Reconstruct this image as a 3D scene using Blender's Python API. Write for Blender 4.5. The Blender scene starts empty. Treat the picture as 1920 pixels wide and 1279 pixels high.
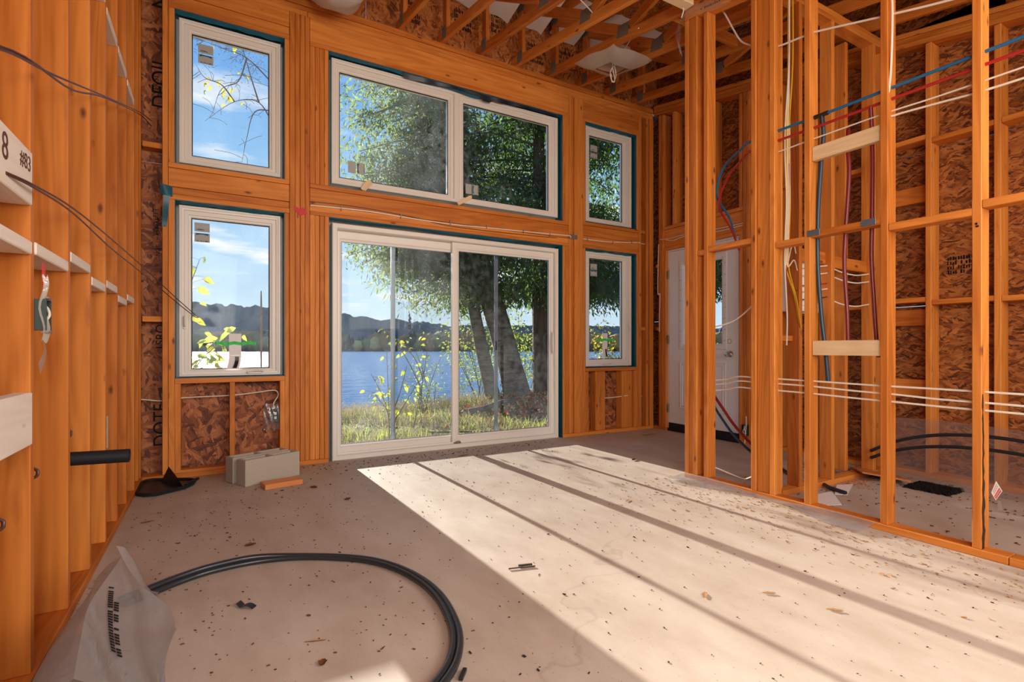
import bpy, bmesh, math, random
import numpy as np
from mathutils import Vector, Matrix, Euler
random.seed(7); RNG = np.random.default_rng(7)
S = bpy.context.scene; COL = S.collection
R = math.radians

# ---------------------------------------------------------------- camera, sky, sun, lights, exposure
cam = bpy.data.cameras.new('camera'); camo = bpy.data.objects.new('camera', cam); COL.objects.link(camo)
cam.sensor_width = 36; cam.lens = 970/1920*36; cam.shift_y = 13.5/1920; cam.clip_end = 3000; cam.clip_start = .05
camo.location = (0, 0, 1); camo.rotation_euler = (R(90), 0, R(-30)); S.camera = camo
vs = S.view_settings; vs.view_transform = 'Standard'; vs.look = 'None'; vs.gamma = 1; vs.use_curve_mapping = False
vs.exposure = 0.12
S.cycles.max_bounces = 10; S.cycles.transparent_max_bounces = 24; S.cycles.diffuse_bounces = 6; S.cycles.caustics_reflective = False; S.cycles.caustics_refractive = False
S.cycles.use_denoising = True; S.cycles.sample_clamp_indirect = 6

class NT:
    """thin wrapper that makes node graphs short to write"""
    def __init__(s, nt): s.nt = nt; s.n = nt.nodes; s.n.clear()
    def add(s, t, **k):
        n = s.n.new(t)
        for a, v in k.items():
            if a.startswith('i_'): s.put(n.inputs[a[2:].replace('_', ' ')], v)
            else: setattr(n, a, v)
        return n
    def put(s, sock, v):
        if hasattr(v, 'is_output') or isinstance(v, bpy.types.NodeSocket): s.nt.links.new(v, sock)
        elif isinstance(v, (tuple, list)) and sock.type == 'RGBA' and len(v) == 3: sock.default_value = (*v, 1)
        else: sock.default_value = v
    def math(s, op, a, b=0., c=0., clamp=False):
        n = s.n.new('ShaderNodeMath'); n.operation = op; n.use_clamp = clamp
        for i, v in enumerate((a, b, c)): s.put(n.inputs[i], v)
        return n.outputs[0]
    def vmath(s, op, a, b):
        n = s.n.new('ShaderNodeVectorMath'); n.operation = op; s.put(n.inputs[0], a); s.put(n.inputs[1], b); return n.outputs[0]
    def mix(s, f, a, b, blend='MIX'):
        n = s.n.new('ShaderNodeMix'); n.data_type = 'RGBA'; n.blend_type = blend
        s.put(n.inputs[0], f); s.put(n.inputs[6], a); s.put(n.inputs[7], b); return n.outputs[2]
    def noise(s, v, scale=5, detail=3, rough=.5, dist=0.):
        n = s.n.new('ShaderNodeTexNoise'); s.put(n.inputs['Vector'], v); s.put(n.inputs['Scale'], scale)
        n.inputs['Detail'].default_value = detail; n.inputs['Roughness'].default_value = rough; n.inputs['Distortion'].default_value = dist
        return n.outputs['Fac']
    def voro(s, v, scale=5, feature='F1', rnd=1.):
        n = s.n.new('ShaderNodeTexVoronoi'); n.feature = feature; s.put(n.inputs['Vector'], v); s.put(n.inputs['Scale'], scale)
        n.inputs['Randomness'].default_value = rnd; return n
    def ramp(s, f, pts, mode='LINEAR'):
        n = s.n.new('ShaderNodeValToRGB'); s.put(n.inputs[0], f); e = n.color_ramp.elements; n.color_ramp.interpolation = mode
        while len(e) < len(pts): e.new(.5)
        for x, (p, c) in zip(e, pts): x.position = p; x.color = (*c, 1) if len(c) == 3 else c
        return n.outputs[0]
    def map(s, v, scale=(1, 1, 1), rot=(0, 0, 0), loc=(0, 0, 0)):
        n = s.n.new('ShaderNodeMapping'); s.put(n.inputs[0], v); n.inputs['Scale'].default_value = scale
        n.inputs['Rotation'].default_value = rot; n.inputs['Location'].default_value = loc; return n.outputs[0]
    def sep(s, v):
        n = s.n.new('ShaderNodeSeparateXYZ'); s.put(n.inputs[0], v); return n.outputs
    def comb(s, x, y, z):
        n = s.n.new('ShaderNodeCombineXYZ')
        for i, v in enumerate((x, y, z)): s.put(n.inputs[i], v)
        return n.outputs[0]

# sky: one gradient with thin fair-weather clouds all the way round
W = bpy.data.worlds.new('sky'); S.world = W; W.use_nodes = True
g = NT(W.node_tree)
d = g.add('ShaderNodeTexCoord').outputs['Generated']; dx, dy, dz = g.sep(d)
col = g.ramp(g.math('MULTIPLY_ADD', dz, .5, .5), [(0., (.30, .27, .22)), (.495, (.36, .33, .28)), (.503, (.70, .82, .92)), (.545, (.52, .71, .88)), (.663, (.27, .52, .84)), (.742, (.115, .345, .77)), (.85, (.06, .24, .70)), (1., (.04, .15, .55))])
inv = g.math('DIVIDE', 1., g.math('MAXIMUM', g.math('ADD', dz, .12), .06))
cv = g.comb(g.math('MULTIPLY', dx, inv), g.math('MULTIPLY', dy, inv), 0.)
cl = g.noise(g.map(cv, (1.0, 1.5, 1), loc=(2.1, 4.2, 0)), 1.35, 6, .55)
cf = g.ramp(cl, [(.53, (0, 0, 0)), (.66, (1, 1, 1))])
cf = g.math('MULTIPLY', cf, g.ramp(dz, [(.02, (0, 0, 0)), (.10, (.9, .9, .9))]))
sky = g.mix(cf, col, (.97, .96, .96))
bg = g.add('ShaderNodeBackground', i_Color=sky, i_Strength=1.0)
g.nt.links.new(bg.outputs[0], g.add('ShaderNodeOutputWorld').inputs[0])

sun = bpy.data.lights.new('sun', 'SUN'); sun.energy = 11.5; sun.angle = R(.53); sun.color = (1, .96, .89)
suno = bpy.data.objects.new('sun', sun); COL.objects.link(suno)
to_sun = Vector((-.031, 1, .26)).normalized(); suno.rotation_euler = to_sun.to_track_quat('Z', 'Y').to_euler(); suno.location = to_sun*60

def area(name, loc, target, sx, sy, watt, color=(1, 1, 1)):
    l = bpy.data.lights.new(name, 'AREA'); l.shape = 'RECTANGLE'; l.size = sx; l.size_y = sy; l.energy = watt; l.color = color
    o = bpy.data.objects.new(name, l); COL.objects.link(o); o.location = loc
    o.rotation_euler = (Vector(loc)-Vector(target)).to_track_quat('Z', 'Y').to_euler(); return o
# added fill lamps behind the camera that brighten the room; no windows there
area('fill_south', (1.2, -3.4, 2.3), (1.6, 3, 1.2), 5.5, 2.6, 115, (1, .85, .69))
area('fill_west', (-.40, -.9, 2.0), (3.2, 2.2, 1.8), 2.4, 1.5, 120, (1, .95, .88))  # added side fill for the partition stud faces, not a window
area('fill_east', (3.05, -.9, 2.1), (-.46, 3.0, 1.8), 1.6, 1.4, 80, (1, .93, .84))  # added side fill for the left wall stud edges, not a window

# ---------------------------------------------------------------- object helpers
MW = {}
def reg(o, M): MW[o.name] = M
def new(name, me, parent=None, loc=(0, 0, 0), rot=(0, 0, 0), sc=(1, 1, 1)):
    o = bpy.data.objects.new(name, me); COL.objects.link(o)
    o.location = loc; o.rotation_euler = rot; o.scale = sc
    M = Matrix.LocRotScale(Vector(loc), Euler(rot), Vector(sc))
    if parent is not None: o.parent = parent; o.matrix_parent_inverse = MW[parent.name].inverted()
    reg(o, M); return o
def tag(o, label=None, cat=None, group=None, kind=None):
    if label: o['label'] = label
    if cat: o['category'] = cat
    if group: o['group'] = group
    if kind: o['kind'] = kind
    return o
def root(name, loc, label=None, cat=None, group=None, kind=None):
    o = new(name, None, None, loc); o.empty_display_size = .1; return tag(o, label, cat, group, kind)
def mesh(name, v, f, mat, smooth=False):
    me = bpy.data.meshes.new(name); me.from_pydata([tuple(map(float, p)) for p in v], [], f); me.validate()
    if mat: me.materials.append(mat)
    if smooth: me.polygons.foreach_set('use_smooth', [True]*len(me.polygons))
    me.update(); return me
class MB:
    """collects shapes; put() links them as ONE mesh object whose origin is the shapes' centre"""
    def __init__(s): s.v = []; s.f = []; s.sm = False
    def add(s, v, f):
        b = len(s.v); s.v += [tuple(p) for p in v]; s.f += [tuple(i+b for i in q) for q in f]; return s
    def box(s, lo, hi, c=0.):
        v, f = cbox([hi[i]-lo[i] for i in range(3)], c); m = [(hi[i]+lo[i])/2 for i in range(3)]
        return s.add([(a+m[0], b+m[1], e+m[2]) for a, b, e in v], f)
    def tube(s, pts, r, n=8, smooth=True, cap=True):
        s.sm = True; v, f = tube(pts, r, n, smooth, cap); return s.add(v, f)
    def quad(s, *p): return s.add(p, [tuple(range(len(p)))])
    def slab(s, poly, z0, z1):
        n = len(poly); v = [(x, y, z0) for x, y in poly]+[(x, y, z1) for x, y in poly]
        return s.add(v, [tuple(range(n))[::-1], tuple(range(n, 2*n))]+[(i, (i+1) % n, n+(i+1) % n, n+i) for i in range(n)])
    def put(s, name, mat, parent=None, smooth=None, origin=None):
        a = np.array(s.v); c = (a.min(0)+a.max(0))/2 if origin is None else np.array(origin)
        me = mesh(name, a-c, s.f, mat, s.sm if smooth is None else smooth)
        if me.polygons and (s.sm if smooth is None else smooth): me.set_sharp_from_angle(angle=R(40))
        return new(name, me, parent, tuple(map(float, c)))
def cbox(dim, c=0.):
    x, y, z = [q/2 for q in dim]
    if c <= 0:
        v = [(sx*x, sy*y, sz*z) for sx in (-1, 1) for sy in (-1, 1) for sz in (-1, 1)]
        return v, [(0, 1, 3, 2), (4, 6, 7, 5), (0, 4, 5, 1), (2, 3, 7, 6), (0, 2, 6, 4), (1, 5, 7, 3)]
    c = min(c, .45*min(dim)); v = []; ix = {}
    for sx in (-1, 1):
        for sy in (-1, 1):
            for sz in (-1, 1):
                for k, p in enumerate(((x, y-c, z-c), (x-c, y, z-c), (x-c, y-c, z))):
                    ix[sx, sy, sz, k] = len(v); v.append((sx*p[0], sy*p[1], sz*p[2]))
    f = []
    T = (-1, 1)
    for q in T:
        f.append(tuple(ix[q, a, b, 0] for a, b in ((-1, -1), (1, -1), (1, 1), (-1, 1))))
        f.append(tuple(ix[a, q, b, 1] for a, b in ((-1, -1), (-1, 1), (1, 1), (1, -1))))
        f.append(tuple(ix[a, b, q, 2] for a, b in ((-1, -1), (1, -1), (1, 1), (-1, 1))))
        if q < 0: f[-3:] = [t[::-1] for t in f[-3:]]
    for a in T:
        for b in T:
            f.append((ix[a, b, -1, 0], ix[a, b, 1, 0], ix[a, b, 1, 1], ix[a, b, -1, 1]))
            f.append((ix[a, -1, b, 0], ix[a, 1, b, 0], ix[a, 1, b, 2], ix[a, -1, b, 2]))
            f.append((ix[-1, a, b, 1], ix[1, a, b, 1], ix[1, a, b, 2], ix[-1, a, b, 2]))
            for e in T: f.append((ix[a, b, e, 0], ix[a, b, e, 1], ix[a, b, e, 2]))
    # outward normals (shape is convex about the origin)
    g2 = []
    for q in f:
        P = [Vector(v[i]) for i in q]; n = (P[1]-P[0]).cross(P[2]-P[0])
        g2.append(q if n.dot(sum(P, Vector())) > 0 else q[::-1])
    return v, g2
def spline(pts, m=6):
    P = [Vector(p) for p in pts]
    if len(P) < 3: return P
    P = [P[0]*2-P[1]]+P+[P[-1]*2-P[-2]]; out = []
    for i in range(1, len(P)-2):
        a, b, c, e = P[i-1:i+3]
        for k in range(m):
            t = k/m; out.append(.5*((2*b)+(c-a)*t+(2*a-5*b+4*c-e)*t*t+(3*b-a-3*c+e)*t**3))
    return out+[P[-2]]
def tube(pts, r, n=8, smooth=True, cap=True, m=6):
    P = spline(pts, m) if smooth else [Vector(p) for p in pts]
    rr = [r]*len(P) if not isinstance(r, (list, tuple)) else [float(np.interp(i/(len(P)-1), np.linspace(0, 1, len(r)), r)) for i in range(len(P))]
    v = []; f = []; up = Vector((0, 0, 1))
    for i, p in enumerate(P):
        t = (P[min(i+1, len(P)-1)]-P[max(i-1, 0)]).normalized()
        if i == 0: u = t.orthogonal().normalized()
        else:
            u = u-t*u.dot(t); u = u.normalized() if u.length > 1e-6 else t.orthogonal().normalized()
        w = t.cross(u)
        for k in range(n):
            a = 2*math.pi*k/n; v.append(p+(u*math.cos(a)+w*math.sin(a))*rr[i])
    for i in range(len(P)-1):
        for k in range(n): f.append((i*n+k, i*n+(k+1) % n, (i+1)*n+(k+1) % n, (i+1)*n+k))
    if cap: f += [tuple(range(n))[::-1], tuple(range((len(P)-1)*n, len(P)*n))]
    return v, f
_cache = {}
def board(name, lo, hi, fam, parent, c=.003, rot=(0, 0, 0)):
    """a length of lumber: own object, mesh shared between equal sizes, grain along its longest side"""
    dim = [round(hi[i]-lo[i], 3) for i in range(3)]
    ax = dim.index(max(dim)); key = (tuple(dim), fam, c)
    if key not in _cache:
        v, f = cbox(dim, c); _cache[key] = mesh(name, v, f, LUM[fam][ax])
    return new(name, _cache[key], parent, tuple((hi[i]+lo[i])/2 for i in range(3)), rot)
def beam(name, p0, p1, w, h, fam, parent):
    """lumber between two points of one X plane: w across X, h across the slope"""
    L = math.hypot(p1[1]-p0[1], p1[2]-p0[2]); a = math.atan2(p1[2]-p0[2], p1[1]-p0[1])
    key = (round(w, 3), round(L, 3), round(h, 3), fam)
    if key not in _cache:
        v, f = cbox((w, L, h), .003); _cache[key] = mesh(name, v, f, LUM[fam][1])
    return new(name, _cache[key], parent, tuple((p0[i]+p1[i])/2 for i in range(3)), (a, 0, 0))
def ring(mb, A, B, prof, plane='y'):
    """frame between outer rect A and inner rect B (u0,u1,z0,z1); prof = closed list of (t, depth), t 0 outer .. 1 inner"""
    n = len(prof); v = []; f = []
    for t, y in prof:
        q = [A[i]+(B[i]-A[i])*t for i in range(4)]
        for u, z in ((q[0], q[2]), (q[1], q[2]), (q[1], q[3]), (q[0], q[3])): v.append((u, y, z) if plane == 'y' else (y, u, z))
    for i in range(n):
        j = (i+1) % n
        for k in range(4):
            l = (k+1) % 4; q = (i*4+k, i*4+l, j*4+l, j*4+k); f.append(q if plane == 'y' else q[::-1])
    mb.add(v, f); return mb
def rough_sheet(nu, nv, fn):
    v = [fn(i/nu, j/nv) for j in range(nv+1) for i in range(nu+1)]
    f = [(j*(nu+1)+i, j*(nu+1)+i+1, (j+1)*(nu+1)+i+1, (j+1)*(nu+1)+i) for j in range(nv) for i in range(nu)]
    return v, f

# ---------------------------------------------------------------- materials
def mat(name):
    m = bpy.data.materials.new(name); m.use_nodes = True; return m, NT(m.node_tree)
def finish(g, color, rough=.6, spec=.3, bump=None, bs=.2, bd=.002, metal=0., coat=0., sub=0.):
    b = g.add('ShaderNodeBsdfPrincipled'); g.put(b.inputs['Base Color'], color); g.put(b.inputs['Roughness'], rough)
    b.inputs['Specular IOR Level'].default_value = spec; b.inputs['Metallic'].default_value = metal
    b.inputs['Coat Weight'].default_value = coat
    if bump is not None:
        n = g.add('ShaderNodeBump', i_Strength=bs, i_Distance=bd); g.put(n.inputs['Height'], bump); g.put(b.inputs['Normal'], n.outputs[0])
    o = g.add('ShaderNodeOutputMaterial'); g.nt.links.new(b.outputs[0], o.inputs[0]); return b
def plain(name, c, rough=.5, spec=.4, metal=0., var=.12, scale=9., coat=0., bs=0.):
    m, g = mat(name); v = g.add('ShaderNodeTexCoord').outputs['Object']
    f = g.noise(v, scale, 4, .6)
    k = g.math('MULTIPLY_ADD', f, 2*var, 1-var)
    finish(g, g.mix(1., c, g.comb(k, k, k), 'MULTIPLY'), rough, spec, f if bs else None, bs, .002, metal, coat); return m
def lumber(name, axis, lo, hi, knot, rough=.55, stain=.35, spec=.3):
    m, g = mat(name); v = g.add('ShaderNodeTexCoord').outputs['Object']
    rnd = g.add('ShaderNodeObjectInfo').outputs['Random']
    off = g.comb(g.math('MULTIPLY', rnd, 31.7), g.math('MULTIPLY', rnd, 17.3), g.math('MULTIPLY', rnd, 53.9)); v = g.vmath('ADD', v, off)
    def sc(al, ac): return tuple(al if i == axis else ac for i in range(3))
    grain = g.noise(g.map(v, sc(1.6, 38)), 1, 5, .6)
    body = g.noise(g.map(v, sc(.7, 7)), 1, 3, .5, .6)
    ringv = g.math('SINE', g.math('MULTIPLY', g.noise(g.map(v, sc(.45, 5)), 1, 2, .45, .4), 75))
    t = g.math('ADD', g.math('MULTIPLY', grain, .45), g.math('ADD', g.math('MULTIPLY', body, .5), g.math('MULTIPLY', ringv, .07)))
    t = g.math('ADD', t, g.math('MULTIPLY_ADD', rnd, .26, -.13))
    c = g.ramp(t, [(.22, lo), (.5, tuple((a+b)/2 for a, b in zip(lo, hi))), (.78, hi)])
    kd = g.voro(g.map(v, sc(3.4, 8.5)), 1).outputs['Distance']
    kw = g.math('ADD', kd, g.math('MULTIPLY_ADD', g.noise(v, 60, 2), .06, -.03))
    c = g.mix(g.ramp(kw, [(.035, (.93,)*3), (.07, (.55,)*3), (.12, (0,)*3)]), c, knot)
    st = g.noise(g.map(v, sc(2.2, 9)), 1, 4, .62)
    c = g.mix(g.math('MULTIPLY', g.ramp(st, [(.63, (0,)*3), (.76, (1,)*3)]), stain), c, tuple(q*.25 for q in lo))
    finish(g, c, rough, spec, t, .25, .0015); return m
def family(name, **k): return [lumber(name+'_'+'xyz'[a], a, **k) for a in range(3)]
LUM = dict(
    stud=family('aged_spruce', lo=(.45, .120, .012), hi=(.82, .30, .055), knot=(.13, .03, .006)),
    pale=family('pale_spruce', lo=(.66, .43, .22), hi=(.86, .66, .40), knot=(.30, .12, .04), stain=.15),
    white=family('planed_block', lo=(.76, .66, .55), hi=(.90, .83, .74), knot=(.42, .20, .10), stain=.05),
    red=family('red_cut_board', lo=(.58, .20, .055), hi=(.78, .33, .11), knot=(.25, .07, .02), stain=.1),
)
def osb(name, normal, dark, mid, light, rough=.6, ang0=(12, 58, -37, 97, -72), k0=1.):
    m, g = mat(name); v = g.add('ShaderNodeTexCoord').outputs['Object']
    v = g.vmath('ADD', v, g.map(g.add('ShaderNodeObjectInfo').outputs['Random'], (9.1, 4.3, 7.7)))
    warp = g.add('ShaderNodeTexNoise'); g.put(warp.inputs['Vector'], v); warp.inputs['Scale'].default_value = 9; warp.inputs['Detail'].default_value = 3
    vv = g.vmath('ADD', v, g.map(warp.outputs['Color'], (.06,)*3, loc=(-.03,)*3))
    val = hgt = None
    for k, (ang, a, b) in enumerate(zip(ang0, (9*k0, 12*k0, 10*k0, 13*k0, 15*k0), (42*k0, 50*k0, 38*k0, 56*k0, 48*k0))):
        rot = [0, 0, 0]; rot[normal] = R(ang)
        s = [1, 1, 1]; ax = [i for i in range(3) if i != normal]; s[ax[0]] = a; s[ax[1]] = b; s[normal] = 3
        mp = g.map(g.map(vv, rot=tuple(rot), loc=(k*3.1, k*1.7, k*2.3)), tuple(s))
        cr, cg_, cb = g.sep(g.voro(mp, 1).outputs['Color'])
        cr = g.math('MULTIPLY_ADD', g.math('SUBTRACT', g.noise(g.map(mp, (.5, .5, .5) if normal == -1 else tuple(.35 if i == ax[0] else 3.2 for i in range(3))), 1, 3, .6), .5), 1.1, cr)
        if val is None: val, hgt = cr, cg_
        else:
            top = g.math('GREATER_THAN', cg_, hgt)
            val = g.math('ADD', g.math('MULTIPLY', top, cr), g.math('MULTIPLY', g.math('SUBTRACT', 1., top), val))
            hgt = g.math('MAXIMUM', hgt, cg_)
    fine = g.noise(g.map(vv, (40, 40, 40)), 1, 4, .65)
    t = g.math('ADD', g.math('MULTIPLY', val, .8), g.math('MULTIPLY', fine, .25))
    c = g.ramp(t, [(.08, dark), (.42, mid), (.95, light)])
    c = g.mix(g.ramp(g.noise(v, 11, 3), [(.60, (0,)*3), (.74, (.55,)*3)]), c, tuple(q*.3 for q in dark))
    finish(g, c, rough, .35, g.math('ADD', val, fine), .5, .003); return m
OSBY = osb('osb_red_brown', 1, (.075, .018, .008), (.26, .075, .026), (.52, .19, .068), k0=.8)
OSBX = osb('osb_brown', 0, (.065, .015, .004), (.25, .075, .016), (.50, .20, .055), ang0=(4, -14, 22, -32, 40), k0=1.25)
OSBR = osb('osb_roof', 2, (.20, .06, .014), (.52, .21, .055), (.74, .37, .12))
OSBH = osb('osb_heel', 1, (.16, .04, .010), (.45, .145, .033), (.66, .26, .07))
def concrete():
    m, g = mat('concrete_slab'); v = g.add('ShaderNodeTexCoord').outputs['Object']
    a = g.noise(v, 1.1, 5, .6); b = g.noise(g.map(v, (3, 1.3, 1)), 2.2, 5, .65); f = g.noise(v, 60, 4, .7)
    c = g.ramp(g.math('ADD', g.math('MULTIPLY', a, .5), g.math('MULTIPLY', b, .5)), [(.33, (.39, .30, .225)), (.52, (.49, .40, .318)), (.70, (.575, .50, .415))])
    c = g.mix(g.math('MULTIPLY', f, .22), c, (.40, .31, .23))
    sp = g.voro(v, 38).outputs['Distance']
    msk = g.math('MULTIPLY', g.ramp(sp, [(.05, (1,)*3), (.12, (0,)*3)]), g.ramp(g.noise(v, 3.3, 2), [(.42, (0,)*3), (.58, (1,)*3)]))
    c = g.mix(g.math('MULTIPLY', msk, .65), c, (.22, .13, .08))
    ck = g.add('ShaderNodeTexVoronoi', feature='DISTANCE_TO_EDGE'); g.put(ck.inputs['Vector'], g.vmath('ADD', v, g.map(g.add('ShaderNodeTexNoise', i_Vector=v, i_Scale=4.).outputs['Color'], (.5,)*3)))
    ck.inputs['Scale'].default_value = .30
    c = g.mix(g.math('MULTIPLY', g.ramp(ck.outputs['Distance'], [(.0, (1,)*3), (.0016, (0,)*3)]), .28), c, (.25, .19, .15))
    finish(g, c, g.math('MULTIPLY_ADD', b, .25, .5), .35, g.math('ADD', f, b), .12, .004); return m
CONC = concrete()
VINYL = plain('white_vinyl', (.80, .755, .68), .33, .45, var=.03, scale=3)
DOORW = plain('white_steel_door', (.80, .83, .86), .35, .45, var=.02, scale=2)
TEAL = plain('teal_membrane', (.004, .10, .15), .32, .6, var=.35, scale=14)
NAVY = plain('dark_tar_membrane', (.008, .014, .022), .35, .5, var=.3)
BLACK = plain('black_plastic', (.014, .015, .018), .38, .5, var=.25)
HOSE = plain('black_poly_pipe', (.022, .026, .030), .28, .6, var=.2)
BOXM = plain('dark_box_steel', (.035, .055, .05), .45, .5, .2)
RUBBER = plain('black_rubber', (.012, .013, .016), .6, .3)
GALV = plain('galvanised_steel', (.24, .21, .165), .45, .5, .35, .3, 60)
STEEL = plain('blue_grey_steel', (.17, .20, .24), .45, .5, .6, .2, 20)
CHROME = plain('satin_nickel', (.55, .53, .50), .25, .5, 1.)
CABLE = plain('white_cable_jacket', (.80, .74, .63), .45, .4, var=.08)
YELLOW = plain('yellow_cable_jacket', (.78, .47, .02), .4, .4)
BROWNW = plain('brown_wire', (.075, .022, .012), .4, .5)
REDW = plain('red_pex', (.42, .018, .018), .35, .5)
DKRED = plain('dark_red_pex', (.20, .012, .014), .3, .5)
BLUEP = plain('blue_pex', (.012, .14, .32), .35, .5)
DKBLUE = plain('dark_blue_pipe', (.014, .045, .075), .35, .5)
REDT = plain('red_tape', (.62, .01, .025), .45, .4)
GREENT = plain('green_tape', (.05, .62, .10), .5, .3, var=.3, scale=60)
WHITEP = plain('white_sheet', (.82, .80, .77), .5, .3, var=.06)
BLOCK = plain('grey_concrete_block', (.46, .40, .32), .9, .15, var=.3, scale=120, bs=.5)
INK = plain('black_ink', (.012, .009, .008), .7, .2)
PAPER = plain('grey_label_paper', (.42, .42, .39), .6, .3, var=.12, scale=80)
LABELB = plain('label_blue', (.004, .10, .20), .5, .3)
PRINTR = plain('label_red', (.55, .03, .03), .5, .3)
BRASS = plain('brass', (.45, .28, .08), .35, .5, .9)
DIRTB = plain('black_gravel', (.012, .010, .009), .95, .1, var=.6, scale=60, bs=.8)
BARKC = plain('tan_scrap', (.42, .22, .09), .8, .2, var=.35, scale=40)
LEAFB = plain('brown_leaf', (.16, .055, .018), .7, .2, var=.4, scale=50)
DKCHIP = plain('dark_chip', (.045, .026, .016), .8, .2, var=.4, scale=50)
def glass(name, dust, tint=(.97, .985, .98), spots=.3):
    m, g = mat(name); v = g.add('ShaderNodeTexCoord').outputs['Object']
    tr = g.add('ShaderNodeBsdfTransparent', i_Color=tint); gl = g.add('ShaderNodeBsdfGlossy', i_Roughness=.02)
    fr = g.add('ShaderNodeFresnel', i_IOR=1.13)
    a = g.add('ShaderNodeMixShader'); g.put(a.inputs[0], fr.outputs[0]); g.nt.links.new(tr.outputs[0], a.inputs[1]); g.nt.links.new(gl.outputs[0], a.inputs[2])
    tl = g.add('ShaderNodeBsdfTranslucent', i_Color=(.9, .92, .95))
    big = g.noise(v, 2.3, 4, .6); sp = g.voro(v, 95).outputs['Distance']
    spt = g.math('MULTIPLY', g.ramp(sp, [(.06, (1,)*3), (.20, (0,)*3)]), g.ramp(g.noise(v, 5, 3), [(.42, (0,)*3), (.62, (1,)*3)]))
    f = g.math('ADD', g.math('MULTIPLY', g.ramp(big, [(.34, (.15,)*3), (.70, (1,)*3)]), dust), g.math('MULTIPLY', spt, spots), clamp=True)
    b = g.add('ShaderNodeMixShader'); g.put(b.inputs[0], f); g.nt.links.new(a.outputs[0], b.inputs[1]); g.nt.links.new(tl.outputs[0], b.inputs[2])
    o = g.add('ShaderNodeOutputMaterial'); g.nt.links.new(b.outputs[0], o.inputs[0]); return m
GLASS = glass('clear_glass', .006, spots=.05); GLASSD = glass('dusty_glass', .020, spots=.28); GLASSM = glass('lightly_dusty_glass', .012, spots=.12)
def film(name, c, clear, gloss=.12, rough=.18):
    m, g = mat(name); v = g.add('ShaderNodeTexCoord').outputs['Object']; n = g.noise(g.map(v, (9, 9, 22)), 1, 4, .6, 1.2)
    tr = g.add('ShaderNodeBsdfTransparent', i_Color=(.93, .93, .92)); df = g.add('ShaderNodeBsdfDiffuse', i_Color=c); tl = g.add('ShaderNodeBsdfTranslucent', i_Color=c)
    gl = g.add('ShaderNodeBsdfGlossy', i_Roughness=rough)
    bp = g.add('ShaderNodeBump', i_Strength=.5, i_Distance=.01); g.put(bp.inputs['Height'], n)
    for q in (df, tl, gl): g.nt.links.new(bp.outputs[0], q.inputs['Normal'])
    def mx(f, a, b):
        x = g.add('ShaderNodeMixShader'); g.put(x.inputs[0], f); g.nt.links.new(a.outputs[0], x.inputs[1]); g.nt.links.new(b.outputs[0], x.inputs[2]); return x
    body = mx(.5, df, tl); s = mx(clear, body, tr); s = mx(gloss, s, gl)
    o = g.add('ShaderNodeOutputMaterial'); g.nt.links.new(s.outputs[0], o.inputs[0]); return m
POLY = film('milky_poly_film', (.52, .485, .475), .44); CLEARF = film('clear_poly_film', (.72, .70, .68), .80, .10, .12); HATF = film('box_hat_film', (.80, .76, .68), .22, .08)
def screen():
    m, g = mat('insect_screen'); tr = g.add('ShaderNodeBsdfTransparent'); df = g.add('ShaderNodeBsdfDiffuse', i_Color=(.05, .05, .05)); x = g.add('ShaderNodeMixShader'); x.inputs[0].default_value = .07
    g.nt.links.new(tr.outputs[0], x.inputs[1]); g.nt.links.new(df.outputs[0], x.inputs[2]); o = g.add('ShaderNodeOutputMaterial'); g.nt.links.new(x.outputs[0], o.inputs[0]); return m
SCREEN = screen()

# ---------------------------------------------------------------- the shell
D = 4.72; SL = .19
def ztop(y): return 3.985-SL*(4.72-y)
fl = MB(); v, f = rough_sheet(40, 40, lambda a, b: (-.62+a*5.55, -4+b*8.88, 0)); fl.add(v, f); fl.box((-.62, -4, -.12), (4.93, 4.88, -.004))
tag(fl.put('floor', CONC), 'dusty unfinished concrete floor slab', 'floor', kind='structure')

# lake wall
wn = root('wall_front', (2.15, 4.8, 0), 'timber framed lake wall with seven window and door openings', 'wall', kind='structure')
OPEN = [(-.257, .52, 2.42, 3.605), (-.257, .52, .767, 2.14), (.874, 3.38, 2.42, 3.605), (3.70, 4.487, 2.45, 3.605), (3.70, 4.487, .772, 2.15), (.874, 3.38, -.02, 2.15)]
def osbp(name, lo, hi, m, p): b = MB(); b.box(lo, hi); return b.put(name, m, p)
for x0, x1 in ((-.62, -.257), (.52, .874), (3.38, 3.70), (4.487, 4.93)):
    for z0, z1 in ((-.1, 1.216), (1.22, 2.436), (2.44, 3.985)): osbp('sheathing', (x0, 4.862, z0), (x1, 4.874, z1), OSBY, wn)
for x0, x1, zz in ((-.257, .52, ((-.1, .767), (2.14, 2.42), (3.605, 3.985))), (.874, 3.38, ((2.15, 2.42), (3.605, 3.985))), (3.70, 4.487, ((-.1, .772), (2.15, 2.45), (3.605, 3.985)))):
    for z0, z1 in zz: osbp('sheathing', (x0, 4.862, z0), (x1, 4.874, z1), OSBY, wn)
def N(name, x0, x1, z0, z1, y0=D, y1=4.86, fam='stud'): return board(name, (x0, y0, z0), (x1, y1, z1), fam, wn)
ZT = 3.847
for x0, x1 in ((-.335, -.299), (.558, .600), (.602, .639), (.641, .678), (.680, .717), (3.467, 3.503), (3.541, 3.600), (3.602, 3.662), (4.527, 4.563), (4.647, 4.683), (4.70, 4.765)):
    N('stud', x0, x1, .038, ZT, D+random.uniform(-.003, .004))
N('stud', 3.505, 3.539, .038, ZT, D+.018)
for x0, x1 in ((-.297, -.257), (.52, .556)):
    N('trimmer', x0, x1, .038, 2.14, D+random.uniform(-.001, .004)); N('trimmer', x0, x1, 2.42, 3.605, D+random.uniform(-.001, .004))
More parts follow.
